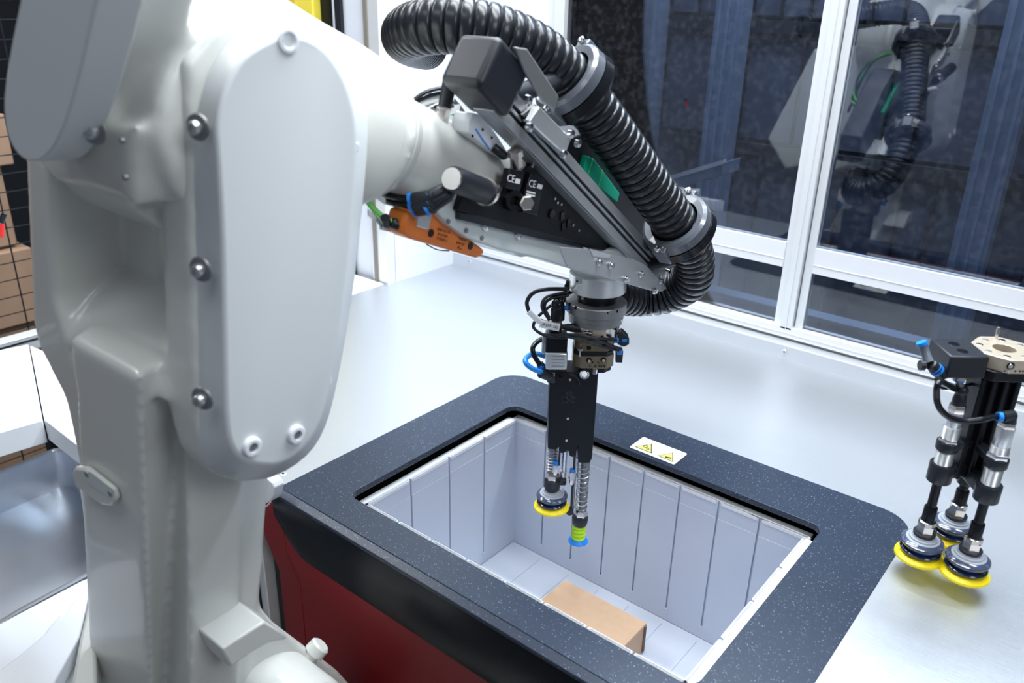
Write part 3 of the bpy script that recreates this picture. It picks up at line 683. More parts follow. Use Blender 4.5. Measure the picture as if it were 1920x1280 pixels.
part(M().tube(gc, .0036, 10), 'green_cable', GREENC)
part(M().tube(spline([ox(722, 350, .19), ox(706, 342, .18), ox(690, 330, .17)], 6), .0036, 10), 'green_cable', GREENC)
for a, b in (((660, 392), (682, 374)), ((700, 362), (722, 378)), ((690, 398), (716, 420)), ((712, 424), (735, 430)), ((700, 365), (703, 425))):
    p, q = ox(*a, .195), ox(*b, .195); part(M().obox((p+q)/2, (q-p)/2, X*.001, Z*.004), 'cable_tag', TAG)
part(M().tube([ox(722, 408, .21), ox(725, 420, .205)], .006, 10), 'cable_tie', BLKS)
part(M().tube(spline([ox(800, 458, .16), ox(820, 468, .15), ox(842, 470, .15)], 6), .0009, 6), 'thin_wire', BLKS)
# ---- rail assembly
E0, E1 = ox(990, 277, .272), ox(1184, 482, .272); e = (E1-E0).normalized(); u = X.cross(e).normalized(); u = u if u.z > 0 else -u
def pix(p):
    q = p-CP; return 960+FPX*q.dot(CR)/q.dot(CF), 640-FPX*q.dot(CU)/q.dot(CF)
w_x = .034; w_u = .040
s0, s1 = E0-e*.085, E1+e*.075
cR = (s0+s1)/2-X*w_x/2+u*w_u/2
rail = part(M().obox(cR-X*.003, X*(w_x/2-.003), u*(w_u/2), (s1-s0)/2), 'aluminium_rail', PLATE, bevel=.0008)
for a, b in ((0, .013), (.018, .022), (.027, .040)):
    M().obox((s0+s1)/2+u*(a+b)/2-X*.003, X*.003, u*(b-a)/2, (s1-s0)/2).build('rail_lip', PLATE, rail, bevel=.0006)
M().obox((s0+s1)/2+u*.020-X*.0045, X*.0012, u*.019, (s1-s0)/2*.999).build('t_slot', BLK, rail)
# black end box
bc = ox(897, 160, .285)
part(M().obox(bc-X*.032+u*.033+e*.036, X*.032, u*.033, e*.036), 'end_box', BLKS, bevel=.009, seg=4)
part(M().prism(plx([(966, 88), (989, 91), (1049, 181), (1041, 207), (1020, 190), (985, 134)], .29), -X*.006), 'side_plate', GREYA, bevel=.002)
part(M().prism(plx([(1012, 199), (1072, 259), (1060, 292), (992, 228)], .286), -X*.012), 'cable_bracket', SILV, bevel=.002)
for q in ((988, 186), (990, 238), (1054, 288), (1068, 250), (1081, 268)): fitting(ox(*q, .283), X, [(0, .006), (.005, .0055), (.006, .003)], CHROME, 'bolt', 14)
part(M().cyl(ox(975, 225, .27), ox(1000, 205, .27), .009), 'pivot_pin', BLKG)
# bracket plate under the rail
br = part(M().prism(plx([(1050, 463), (1110, 468), (1190, 486), (1212, 497), (1251, 540), (1242, 546), (1222, 545), (1065, 500)], .283), -X*.004), 'bracket_plate', PLATE, bevel=.0006)
M().prism(plx([(1106, 466), (1146, 478), (1142, 484), (1112, 480)], .284), -X*.012).build('bent_tab', SILV, br)
for q in ((1122, 491), (1144, 497), (1173, 523), (1201, 514), (1226, 545), (1238, 526), (1250, 508)): fitting(ox(*q, .2835), X, [(0, .0055), (.002, .0055), (.0025, .0045), (.006, .004)], CHROME, 'bolt', 12, br)
# white casting, grey box and plug behind the black box
wc = part(M().prism(plx([(880, 228), (888, 212), (905, 216), (928, 245), (958, 294), (950, 300), (925, 285), (880, 250)], .235), -X*.03), 'white_bracket', WHITE, bevel=.002)
M().tube([ox(892, 242, .2355), ox(905, 262, .2355), ox(918, 280, .2355)], .0012, 6).build('blue_line', BLUET, wc)
for q in ((905, 243), (886, 255), (922, 258)): M().lathe(ox(*q, .2352), X, [(0, .002), (.0006, .0018)], 10).build('hole', DKENG, wc)
jb = part(M().prism(plx([(800, 205), (848, 178), (864, 195), (882, 222), (880, 240), (862, 245), (852, 244), (800, 220)], .17), -X*.04), 'junction_box', STEEL, bevel=.002)
M().prism(plx([(818, 205), (864, 195), (857, 232), (852, 236)], .1712), -X*.001).build('lid', TAG, jb)
M().prism(plx([(843, 216), (859, 211), (857, 217)], .1716), X*.0004).build('green_mark', GREENP, jb)
part(M().tube(spline([ox(945, 292, .24), ox(935, 284, .24), ox(925, 276, .235)], 6), .006, 10), 'short_cable', BLKS)
pg = part(M().lathe(ox(829, 222, .20), (ox(841, 165, .20)-ox(829, 222, .20)), [(0, .007), (.012, .007), (.013, .0085), (.045, .009), (.065, .006)], 18), 'cable_plug', BLKS)
M().lathe(ox(829, 222, .20), (ox(841, 165, .20)-ox(829, 222, .20)), [(-.006, .0085), (.010, .0085), (.0105, .010), (.013, .010)], 6).build('plug_nut', NICKEL, pg)
for k_, (a, b, c) in enumerate((((762, 200), (800, 172), (845, 163)), ((764, 203), (805, 180), (845, 172)), ((790, 208), (818, 200), (850, 198)), ((775, 204), (808, 190), (850, 186)))):
    part(M().tube(spline([ox(a[0]-6, a[1]+14, .16), ox(*a, .16), ox(*b, .17), ox(*c, .18)], 8), .0026, 8), 'cable', BLKS if k_ != 3 else TAG)
part(M().obox(ox(868, 246, .20), X*.01, Y*.010, Z*.004), 'clip', BLKS)
# ---- corrugated hose with two clamps
hp = [dp(800, 88, 1.36), dp(775, 80, 1.28), dp(762, 66, 1.18), dp(790, 52, 1.11), dp(850, 48, 1.085), dp(930, 62, 1.09), dp(1010, 100, 1.12), dp(1075, 158, 1.165), dp(1135, 235, 1.21), dp(1200, 325, 1.27), dp(1262, 412, 1.335), dp(1296, 470, 1.40), dp(1296, 520, 1.455), dp(1255, 548, 1.50), dp(1200, 556, 1.51), dp(1150, 552, 1.47)]
pth = resample(spline(hp, 24), .0011)
pr_ = 13
ph = lambda i: (i % pr_)/pr_
part(M().tube(pth, .034, 28, rf=lambda i: .0335+.0028*(1-abs(2*ph(i)-1)**3) - (.0022 if ph(i) < .12 else 0)), 'corrugated_hose', HOSE, angle=55)
def nearest(px_, py_):
    return min(range(len(pth)-2), key=lambda i: (pix(pth[i])[0]-px_)**2+(pix(pth[i])[1]-py_)**2)
for k_, (cx_, cy_, lab_) in enumerate(((1072, 150, 'upper'), (1266, 424, 'lower'))):
    i = nearest(cx_, cy_); c = pth[i]; d = (pth[i+6]-pth[i-6]).normalized()
    cl_ = part(M().lathe(c, d, [(-.012, .040), (-.014, .050), (-.010, .0555), (.004, .057), (.006, .052), (.004, .040)], 48, False), 'hose_clamp', CLAMP)
    M().lathe(c, d, [(.004, .040), (.006, .058), (.020, .060), (.026, .056), (.030, .040)], 48, False).build('clamp_half', BLKG, cl_)
    sd = d.cross(X).normalized()
    for s_ in (1, -1):
        M().obox(c+sd*.054*s_+d*.004, sd*.008, d*.016, sd.cross(d)*.012).build('clamp_ear', CLAMP, cl_, bevel=.002)
        M().lathe(c+sd*.058*s_-d*.014, -d, [(0, .005), (.004, .005), (.005, .003)], 14).build('screw', CHROME, cl_)
i = nearest(1290, 480); M().cyl(pth[i], E1+e*.06-X*.02, .012).build('hose_strut', BLKS, rob)
i = nearest(1060, 145); M().cyl(pth[i], s0+e*.02-X*.01+u*.03, .012).build('hose_strut', BLKS, rob)
# cable bundle on the far side of the forearm (shows in the window reflection)
for k_ in range(5):
    a = FA+fd*(.04+.01*k_); m_ = GREENC if k_ in (1, 3) else BLKS
    part(M().tube(spline([a-X*.05+Z*.03, a-X*.11+fd*.06+Z*.02, a-X*.13+fd*.15-Z*.02*k_, a-X*.10+fd*.25-Z*.01, a-X*.04+fd*.34], 8), .0032, 8), 'far_side_cable', m_)

# ================================================================== SUCTION GRIPPER
def zat(xy, py):                                    # height on the vertical line xy that shows at picture row py
    lo, hi = -.4, 1.0
    for _ in range(40):
        m_ = (lo+hi)/2
        if pix(V((xy[0], xy[1], m_)))[1] > py: lo = m_
        else: hi = m_
    return lo
class Rig:
    """a vertical working plane facing the camera side, through one tool's axis"""
    def __init__(s, origin, par): s.o = V(origin); s.par = par
    def p(s, x, y, off=0.):
        d = ray(x, y); t = ((s.o+HF*off)-CP).dot(HF)/d.dot(HF); return CP+d*t
    def lathe(s, cx, rows, m, name, n=36, off=0., par=None, **k):
        """rows: (picture row, half width in px) from top to bottom; axis vertical"""
        c = s.p(cx, rows[len(rows)//2][0], off); pr = []
        for y, hw in rows:
            q = s.p(cx, y, off); pr.append((zat(c, y), (s.p(cx+hw, y, off)-q).length))
        pr.sort(); z0 = pr[0][0]
        return M().lathe((c.x, c.y, z0), Z, [(a-z0, r) for a, r in pr], n).build(name, m, par or s.par, **k)
    def box(s, x0, y0, x1, y1, dep, m, name, off=0., par=None, bevel=.001, **k):
        """front face px rectangle, depth dep going away"""
        ym = (y0+y1)/2; a, b = s.p(x0, ym, off), s.p(x1, ym, off); xc = (a+b)/2
        z1, z0 = zat(xc, y0), zat(xc, y1)
        c = V((xc.x, xc.y, (z0+z1)/2))+HF*dep/2
        return M().obox(c, HR*((b-a).length/2), HF*(dep/2), Z*((z1-z0)/2)).build(name, m, par or s.par, bevel=bevel, **k)
    def tube(s, pts, r, m, name, n=8, par=None): return M().tube(spline([s.p(*q) for q in pts], n), r, 12).build(name, m, par or s.par)
def cup(par, c, s=1.0, name='suction_cup', label=None):
    """bellows cup with yellow lip, c = centre of the lip's underside"""
    c = V(c)
    lip = M().lathe(c, Z, [(0, .0315*s), (.0012*s, .0325*s), (.004*s, .0320*s), (.0085*s, .0255*s), (.009*s, .018*s)], 40).build(name, YEL, par)
    if label: lip['label'] = label
    for a in range(12):                             # fine radial ribs on the lip
        t_ = a*math.pi/6; d = V((math.cos(t_), math.sin(t_), 0))
        M().tube([c+d*.0305*s+Z*.0046*s, c+d*.026*s+Z*.0083*s], .0004, 4).build('lip_rib', mat_lip, lip)
    M().lathe(c, Z, [(.008*s, .024*s), (.011*s, .0265*s), (.0135*s, .0275*s), (.015*s, .0265*s), (.0165*s, .0215*s)], 40).build('lower_bellow', CUPB, lip)
    M().lathe(c, Z, [(.0155*s, .0212*s), (.024*s, .0212*s)], 40).build('inner_band', CUPI, lip)
    M().lathe(c, Z, [(.0215*s, .0215*s), (.023*s, .0275*s), (.025*s, .0285*s), (.027*s, .028*s), (.031*s, .022*s)], 40).build('upper_bellow', CUPB2, lip)
    M().lathe(c, Z, [(.0305*s, .0225*s), (.0315*s, .022*s), (.032*s, .019*s), (.034*s, .0185*s), (.0345*s, .0155*s), (.037*s, .0145*s), (.0375*s, .010*s)], 40).build('clear_dome', CUPW, lip)
    return lip
mat_lip = mat('lip_shade_yellow', (.80, .50, .004), .4)
CUPB2 = mat('smoky_blue_rubber', (.06, .075, .13), .15, coat=.5)
grp = thing('suction_gripper', 'black twin-cup suction gripper hanging from the robot wrist over the tote', 'gripper', (.215, -.069, -.13))
g = Rig((.215, -.069, .3), grp)
fr = g.lathe(1120, [(508, 50), (510, 54), (541, 54), (543, 51)], SILV, 'flange_ring', 56)
g.box(1078, 520, 1107, 534, .008, SILV, 'flat_pad', off=-.0375, par=fr); 
for q in (1082, 1104): M().lathe(g.p(q, 527, -.0378), -HF, [(0, .0018), (.001, .0016)], 10).build('dowel_hole', DKENG, fr)
bk = g.lathe(1119, [(538, 42), (548, 42), (556, 37), (563, 37)], BLKG, 'adapter_ring', 48)
for q in (1092, 1128): M().lathe(g.p(q, 559+(2 if q > 1100 else 0), -.033), -HF, [(0, .003), (.0012, .0026)], 12).build('bolt_head', CHROME, bk)
tp = g.lathe(1117, [(562, 56), (563.5, 57.5), (579, 57.5), (580, 56)], GREYA, 'changer_plate', 56, angle=25)
for q, r_ in ((1068, 569), (1079, 576), (1138, 585), (1156, 582)): M().lathe(g.p(q, r_, -.0485+abs(q-1117)**2*7e-6), -HF, [(0, .0024), (.004, .0024)], 12).build('side_hole', DKENG, tp)
lp_ = g.lathe(1117, [(580, 52), (590, 52), (591, 50), (600, 50)], GREYA, 'lock_ring', 56, angle=25)
g.box(1121, 598, 1136, 606, .01, BLKG, 'lock_notch', off=-.036, par=lp_)
for q in (1086, 1164): M().lathe(g.p(q, 597, -.02), -Z, [(0, .004), (.006, .004), (.007, .002)], 10).build('lock_bolt', CHROME, lp_)
g.lathe(1126, [(596, 30), (632, 30)], NICKEL, 'swivel_body', 40)
M().lathe(g.p(1157, 613, -.02), (HR-HF*.6), [(-.004, .006), (.002, .0058)], 14).build('swivel_port', DKENG, grp)
g.box(1111, 611, 1137, 636, .02, CHAMP, 'sensor_block', off=-.04, bevel=.0008)
M().lathe(g.p(1129, 632, -.0405), -HF, [(0, .0032), (.0015, .0028)], 12).build('block_screw', BLKG, grp)
# connector on the sensor block, label sleeve, cables
ca, cb = g.p(1111, 618, -.03), g.p(1088, 616, -.03)
M().lathe(ca, cb-ca, [(0, .0078), (.004, .0082), (.008, .0068), (.011, .0082), ((cb-ca).length, .0078)], 18).build('connector_nut', NICKEL, grp)
cc = g.p(1052, 612, -.03)
M().lathe(cb, cc-cb, [(0, .0068), (.012, .0075), (.022, .006), ((cc-cb).length, .0036)], 16).build('connector_boot', BLKS, grp)
tg = M().prism([g.p(1013, 601, -.036), g.p(1051, 608, -.036), g.p(1048, 622, -.036), g.p(1011, 614, -.036)], HF*.006).build('cable_label', TAG, grp, bevel=.001)
a, b = g.p(1015, 606, -.0365), g.p(1048, 613, -.0365); text('(R2FF-10)', (g.p(1031, 611, -.0365)), b-a, -HF, .0068, BLKINK, tg, 'printed_text', .0001)
g.tube([(1052, 612, -.03), (1030, 606, -.03), (1012, 600, -.03), (998, 588, -.03)], .0035, BLKS, 'cable')
sl_ = M().tube([g.p(1012, 603, -.032), g.p(991, 583, -.032)], .0052, 10).build('label_sleeve', TAG, grp)
g.tube([(992, 584, -.03), (988, 566, -.03), (1000, 549, -.03), (1025, 542, -.025), (1062, 542, -.01)], .0034, BLKS, 'cable')
g.tube([(1030, 600, -.03), (1016, 575, -.03), (1026, 556, -.02), (1062, 548, -.01)], .0026, BLKS, 'cable')
g.tube([(1030, 596, -.03), (1021, 574, -.025), (1032, 560, -.02), (1066, 553, -.01)], .0026, BLKS, 'cable')
g.tube([(1008, 594, -.02), (1026, 578, -.02), (1050, 560, -.01), (1070, 546, 0)], .0026, BLKS, 'cable')
g.tube([(1002, 603, -.03), (1001, 615, -.03), (1020, 628, -.035), (1050, 633, -.04), (1085, 630, -.04), (1125, 640, -.045), (1165, 655, -.035)], .0026, BLKS, 'cable')
g.tube([(1020, 626, -.03), (1060, 630, -.045), (1095, 640, -.047), (1130, 650, -.045), (1160, 657, -.035)], .0022, BLKS, 'cable')
g.tube([(1048, 628, -.04), (1080, 628, -.045), (1120, 634, -.045), (1156, 637, -.03)], .0028, BLKS, 'cable')
for q in ((1061, 529), (1058, 537)): M().cyl(g.p(q[0], q[1], .0), g.p(q[0]+10, q[1]+2, .0), .004).build('side_screw', BLKS, grp)
# manifold blocks
def octo(y0, y1, x0, x1, m, name, dep=.055, ch=.013, off=-.035):
    ym = (y0+y1)/2; a, b = g.p(x0, ym, off), g.p(x1, ym, off); c = (a+b)/2; w = (b-a).length/2
    z1, z0 = zat(c, y0), zat(c, y1); P_ = [(-w, ch), (-w+ch, 0), (w-ch, 0), (w, ch), (w, dep-ch), (w-ch, dep), (-w+ch, dep), (-w, dep-ch)]
    return M().prism([V((c.x, c.y, z0))+HR*i+HF*j for i, j in P_], Z*(z1-z0)).build(name, m, grp, bevel=.0008)
ob = octo(638, 662, 1078, 1153, OLIVE, 'upper_manifold'); octo(660, 667, 1076, 1152, BLK, 'manifold_gasket', off=-.037); oc = octo(668, 691, 1075, 1152, OLIVE, 'lower_manifold')
octo(691, 699, 1086, 1147, BLK, 'manifold_base')
for q, y_, r_, par_ in ((1104, 675, .0048, oc), (1131, 674, .0048, oc), (1104, 652, .004, ob), (1133, 648, .004, ob), (1111, 679, .0015, oc), (1106, 686, .0012, oc), (1116, 686, .0012, oc), (1124, 686, .0014, oc), (1128, 686, .0014, oc), (1133, 686, .0012, oc), (1122, 680, .0014, oc), (1114, 647, .0013, ob), (1128, 641, .0012, ob), (1137, 641, .0012, ob)):
    M().lathe(g.p(q, y_, -.0352), -HF, [(0, r_), (.0005, r_*.95)], 16).build('port_hole', DKENG, par_)
    if r_ > .0045: M().lathe(g.p(q+1, y_+2, -.0358), -HF, [(0, r_*.55), (.0003, r_*.5)], 12).build('port_thread', CHAMP, par_)
M().lathe(g.p(1089, 646, -.04), -HF, [(0, .0022), (.0015, .0015)], 10).build('copper_screw', mat('copper', (.7, .25, .08), .3, 1.), grp)
M().lathe(g.p(1088, 656, -.038), Z, [(-.012, .0015), (-.002, .0015), (0, .005), (.003, .0045)], 12).build('stud', CHROME, grp)
M().lathe(g.p(1115, 696, -.038), Z, [(-.004, .0045), (.004, .0045)], 6).build('stud', CHROME, grp)
M().lathe(g.p(1096, 702, -.036), V((.3, -.6, .5)), [(-.002, .0085), (.001, .0082), (.0015, .006), (.004, .005)], 20).build('washer_screw', CHROME, grp)
pk = M().prism([g.p(1158, 627, -.01), g.p(1168, 622, -.01), g.p(1180, 634, -.01), g.p(1180, 646, -.01), g.p(1170, 651, -.01), g.p(1158, 646, -.01)], HF*.02).build('valve_knob', BLKS, grp, bevel=.002)
M().obox(g.p(1171, 638, -.011), HR*.004, HF*.001, Z*.002).build('blue_mark', BLUEP, pk)
g.box(1155, 658, 1168, 680, .02, BLKS, 'side_bracket', off=-.01)
for q, y_ in ((1155, 638), (1161, 655), (1162, 660)): M().lathe(g.p(q, y_, -.028), HR, [(-.004, .0045), (.004, .0045)], 14).build('release_ring', BLUEP, grp)
# vacuum generator on the left
g.box(1016, 628, 1062, 664, .045, SILV, 'generator_back', off=-.005, bevel=.002)
g.box(1023, 632, 1064, 662, .035, BLKG, 'generator_cover', off=-.035, bevel=.002)
gb = g.box(1023, 662, 1064, 694, .04, SILV, 'generator_block', off=-.037, bevel=.003)
for y_ in (668, 674, 680, 686): g.box(1034, y_, 1058, y_+.7, .001, GREYA, 'fine_groove', off=-.0375, par=gb, bevel=0)
g.lathe(1035, [(694, 12), (701, 12)], CHAMP, 'hex_fitting', 6, off=-.02); g.lathe(1040, [(606, 13), (632, 13)], BLKG, 'elbow_base', 20, off=-.02)
g.lathe(1041, [(598, 12), (606, 12)], NICKEL, 'hex_nut', 6, off=-.02)
g.lathe(1046, [(574, 11), (580, 13.5), (598, 13.5)], BLKG, 'elbow_fitting', 24, off=-.025)
M().ball(g.p(1046, 572, -.025), .0115).build('elbow_bend', BLKG, grp)
M().tube([g.p(1046, 572, -.025), g.p(1048, 562, .01), g.p(1070, 550, .04)], .0095, 14).build('elbow_arm', BLKG, grp)
M().lathe(g.p(1054, 577, -.02), HR, [(0, .004), (.01, .004)], 12).build('release_ring', BLUEP, grp)
g.lathe(1036, [(698, 11), (712, 12), (716, 9)], BLKS, 'lower_elbow', 20, off=-.02)
M().tube([g.p(1036, 706, -.02), g.p(1014, 698, -.03)], .0095, 14).build('lower_elbow_arm', BLKS, grp)
M().tube([g.p(1020, 692, -.02), g.p(1012, 682, -.02)], .0065, 14).build('tube_connector', BLKS, grp)
M().tube([g.p(1016, 688, -.02), g.p(1012, 684, -.02)], .007, 14).build('release_ring', BLUEP, grp)
g.tube([(1016, 698, -.03), (997, 690, -.035), (985, 678, -.03), (991, 667, -.01), (1006, 663, .015), (1022, 668, .03)], .0046, BLUET, 'blue_tube')
g.tube([(1012, 683, -.02), (1002, 667, -.02), (999, 652, -.015), (1008, 640, 0), (1020, 634, .01)], .0044, BLKG, 'black_tube')
# body
def bodypiece(poly, off, dep, m, name, bv=.004):
    return M().prism([g.p(x, y, off) for x, y in poly], HF*dep).build(name, m, grp, bevel=bv, seg=3)
body = bodypiece([(1031, 698), (1122, 698), (1116, 790), (1110, 860), (1106, 868), (1084, 868), (1083, 842), (1077, 858), (1068, 856), (1066, 846), (1060, 846), (1058, 850), (1050, 850), (1049, 838), (1043, 844), (1027, 842), (1028, 800)], -.030, .052, BLK, 'gripper_body')
for y_ in (712, 785, 826): M().lathe(g.p(1069-(y_-712)*.06, y_, -.0302), -HF, [(0, .0024), (.0008, .0018)], 12).build('screw', CHAMP, body)
g.tube([(1065, 700, -.032), (1078, 704, -.034), (1085, 712, -.034), (1087, 720, -.032)], .0022, BLKG, 'small_tube')
g.tube([(1044, 702, -.032), (1050, 710, -.033), (1053, 708, -.033)], .0015, BLKG, 'small_tube')
lgm = M()
def loop(cx, cy, r, mm=lgm): mm.tube([g.p(cx+r*math.cos(a*math.pi/10), cy+r*math.sin(a*math.pi/10), -.0303) for a in range(20)], .0004, 4, True)
for a in ((1059, 749, 6), (1068, 745, 5), (1063, 737, 2), (1070, 736, 2.2), (1076, 745, 2), (1074, 753, 2)): loop(*a)
lgm.build('engraved_emblem', mat('engraving', (.05, .055, .065), .3), body)
# rods, springs and cups
def spring(c0, c1, R, r, turns, name='spring'):
    pts = []; n = turns*14; d = c1-c0; x, y, _ = frame_of(d)
    for i in range(n+1):
        a = 2*math.pi*turns*i/n; pts.append(c0+d*(i/n)+(x*math.cos(a)+y*math.sin(a))*R)
    return M().tube(pts, r, 5).build(name, STEEL, grp)
g.lathe(1035, [(838, 7), (884, 6.5)], GREYA, 'plunger_rod', 20, off=-.01)
spring(g.p(1036, 842, -.01), g.p(1034, 880, -.01), .0095, .0009, 7)
g.lathe(1057, [(845, 5.5), (884, 5)], CHROME, 'guide_rod', 16, off=-.005); g.lathe(1055, [(882, 6.5), (902, 5.5)], STEEL, 'guide_foot', 16, off=-.005)
g.lathe(1048, [(836, 2), (872, 2)], BLKS, 'air_line', 10, off=-.02); g.lathe(1042, [(864, 5), (871, 5)], BLUEP, 'release_ring', 14, off=-.02); g.lathe(1041, [(871, 5), (884, 5.5), (890, 3)], NICKEL, 'push_in_fitting', 8, off=-.02)
g.lathe(1076, [(842, 2.5), (880, 2)], BLKS, 'air_line', 10, off=-.02); g.lathe(1073, [(879, 5), (884, 5)], BLUEP, 'release_ring', 14, off=-.02); g.lathe(1072, [(884, 6), (896, 6.5), (897, 5), (905, 4.5), (908, 3)], NICKEL, 'push_in_fitting', 8, off=-.02)
g.lathe(1080, [(858, 4), (895, 4)], CHROME, 'guide_rod', 16, off=.0)
g.lathe(1071, [(905, 2.5), (955, 2.2)], BLKS, 'thin_rod', 12, off=-.015); g.lathe(1077, [(895, 2.5), (952, 2.2)], STEEL, 'thin_rod', 12, off=-.01)
g.lathe(1092, [(864, 8.5), (958, 7.5)], GREYA, 'plunger_rod', 20, off=-.01)
spring(g.p(1095, 870, -.01), g.p(1090, 956, -.01), .0105, .0009, 10)
g.lathe(1036, [(884, 9), (888, 13), (896, 13), (901, 9)], NICKEL, 'hex_nut', 6, off=-.01)
cl1 = g.lathe(1035, [(897, 13), (899, 15), (912, 15), (916, 13)], BLKS, 'cup_clamp', 24, off=-.01)
g.box(1047, 900, 1062, 911, .012, BLKS, 'clamp_arm', off=-.016, par=cl1, bevel=.003); M().lathe(g.p(1058, 906, -.017), -HF, [(0, .0025), (.001, .002)], 10).build('screw', DKENG, cl1)
c1 = g.p(1034, 950, -.01); cup(grp, c1, 1.02, 'yellow_suction_cup', 'round yellow lip with dark blue bellows above it')
g.lathe(1089, [(954, 9), (959, 13), (966, 13), (971, 10)], NICKEL, 'hex_nut', 6, off=-.01)
cl2 = g.lathe(1087, [(966, 14), (969, 15.5), (980, 14), (983, 12)], BLKS, 'cup_clamp', 24, off=-.01)
M().lathe(g.p(1068, 958, -.015), -HF, [(-.006, .007), (.004, .007), (.005, .004)], 16).build('clamp_arm', BLKS, grp)
bel = []
for k_ in range(4):
    y_ = 982+k_*6.8; bel += [(y_, 11), (y_+2.6, 13), (y_+4.2, 13), (y_+6.4, 10.5)]
g.lathe(1085, bel, LIME, 'lime_bellows', 32, off=-.01)
g.lathe(1084, [(1004, 8), (1009, 15), (1012, 18.6), (1013.5, 18.6), (1014, 17)], BLUEP, 'blue_cup_lip', 36, off=-.01, label='small blue suction cup lip below lime bellows')

# ================================================================== SECOND TOOL (right edge)
T = V((.805, .0, .3))
tl = thing('suction_tool', 'spare three-cup suction tool with champagne top plate at the right edge', 'gripper', (.79, .0, .028))
h = Rig(T, tl)
hl = h.lathe; CT = [oz(1722, 1042, .028), oz(1807, 1074, .028), oz(1781, 1008, .028)]
for k_, c in enumerate(CT):
    cup(tl, c, 1.04, 'yellow_suction_cup')
    def rod(rows, m, name, n=24):
        pr = sorted([(zat(c, y), r) for y, r in rows]); z0 = pr[0][0]
        return M().lathe((c.x, c.y, z0), Z, [(a-z0, r) for a, r in pr], n).build(name, m, tl)
    zb0 = .028+.0370*1.04
    def zrod(z0, pr, m, name, n=24): return M().lathe((c.x, c.y, zb0+z0), Z, pr, n).build(name, m, tl)
    zrod(0, [(0, .0150), (.0045, .0155), (.0055, .0145)], BLKS, 'cup_washer', 28)
    zrod(.0055, [(0, .0125), (.012, .0125)], NICKEL, 'hex_nut', 6); zrod(.0175, [(0, .0120), (.0065, .0120), (.008, .009)], NICKEL, 'threaded_collar', 8)
    zrod(.0255, [(0, .0092), (.0215, .0092), (.0225, .0085)], BLKG, 'rod_sleeve')
    rod([(960+(0, 34, -40)[k_], .0066), (895+(0, 34, -40)[k_], .0066)], BLKG, 'rod')
def threaded(c, y0, y1, r, name='threaded_sleeve'):
    z1, z0 = zat(c, y0), zat(c, y1); n_t = int((z1-z0)/.0016); pr = []
    for i in range(n_t): pr += [(i*.0016, r), (i*.0016+.0008, r*.94)]
    return M().lathe((c.x, c.y, z0), Z, pr, 24).build(name, SILV, tl)
def ringc(c, y0, y1, r, m, name, n=28, par=None):
    z1, z0 = zat(c, y0), zat(c, y1); return M().lathe((c.x, c.y, z0), Z, [(0, r*.94), (.0012, r), (z1-z0-.0012, r), (z1-z0, r*.94)], n).build(name, m, par or tl)
cL, cR_ = CT[0], CT[1]
threaded(cL, 797, 900, .0118); ringc(cL, 757, 771, .0115, NICKEL, 'hex_nut', 6); ringc(cL, 771, 800, .0102, SILV, 'cylinder_neck'); ringc(cL, 826, 842, .0150, BLKS, 'clamp_ring'); ringc(cL, 867, 900, .0165, BLKS, 'foot_clamp'); ringc(cL, 819, 828, .0135, CHROME, 'lock_nut', 6)
threaded(cR_, 832, 930, .0120); ringc(cR_, 790, 800, .0118, NICKEL, 'hex_nut', 6); ringc(cR_, 798, 834, .0112, SILV, 'cylinder_neck'); ringc(cR_, 856, 873, .0150, BLKS, 'clamp_ring'); ringc(cR_, 847, 857, .0145, CHROME, 'lock_nut', 6); ringc(cR_, 905, 936, .0165, BLKS, 'foot_clamp')
ringc(CT[2], 870, 905, .012, BLKS, 'foot_clamp')
# column of ribs
ctr = (CT[0]+CT[1]+CT[2])/3+HF*.018+HR*.010
zt, zb_ = zat(ctr, 694), zat(ctr, 885)
cm_ = M().obox((ctr.x, ctr.y, (zt+zb_)/2), HR*.026, HF*.016, Z*(zt-zb_)/2)
cb_ = cm_.build('column', BLK, tl, bevel=.003)
for q in (-.028, -.012, .004, .020):
    M().obox(V((ctr.x, ctr.y, (zt+zb_)/2))+HR*(q+.004)-HF*.018, HR*.0035, HF*.006, Z*(zt-zb_)/2*.97).build('column_rib', BLK, cb_, bevel=.0015)
for c, yv in ((cL, 884), (cL, 834), (cR_, 920), (cR_, 864)):
    z_ = zat(c, yv); a = V((c.x, c.y, z_)); b = V((ctr.x, ctr.y, z_)); d = (b-a)
    M().obox((a+b)/2, d/2, d.normalized().cross(Z)*.011, Z*(.009 if yv in (884, 920) else .005)).build('clamp_arm', BLKS, tl, bevel=.002)
# top plates
zc = zat(ctr, 694)
def octp(c, r, z0, z1, ch): 
    P_ = [(-r, -r+ch), (-r+ch, -r), (r-ch, -r), (r, -r+ch), (r, r-ch), (r-ch, r), (-r+ch, r), (-r, r-ch)]
    return [V((c.x, c.y, z0))+HR*i+HF*j for i, j in P_], Z*(z1-z0)
pts_, dz_ = octp(ctr+HR*.004, .037, zc, zc+.014, .012); M().prism(pts_, dz_).build('adapter_block', BLKG, tl, bevel=.001)
zp = zc+.014; tc = ctr+HR*.006
R_o, n8 = .042, 32
lo_ = []; 
for i in range(n8):
    a = 2*math.pi*(i+.5)/n8; ca_, sa_ = math.cos(a), math.sin(a); k_ = min(R_o*.97/max(abs(ca_), abs(sa_), 1e-6), R_o*1.30/(abs(ca_)+abs(sa_)))
    lo_.append((HR*ca_+HF*sa_)*k_)
inn = [(HR*math.cos(2*math.pi*(i+.5)/n8)+HF*math.sin(2*math.pi*(i+.5)/n8))*.0145 for i in range(n8)]
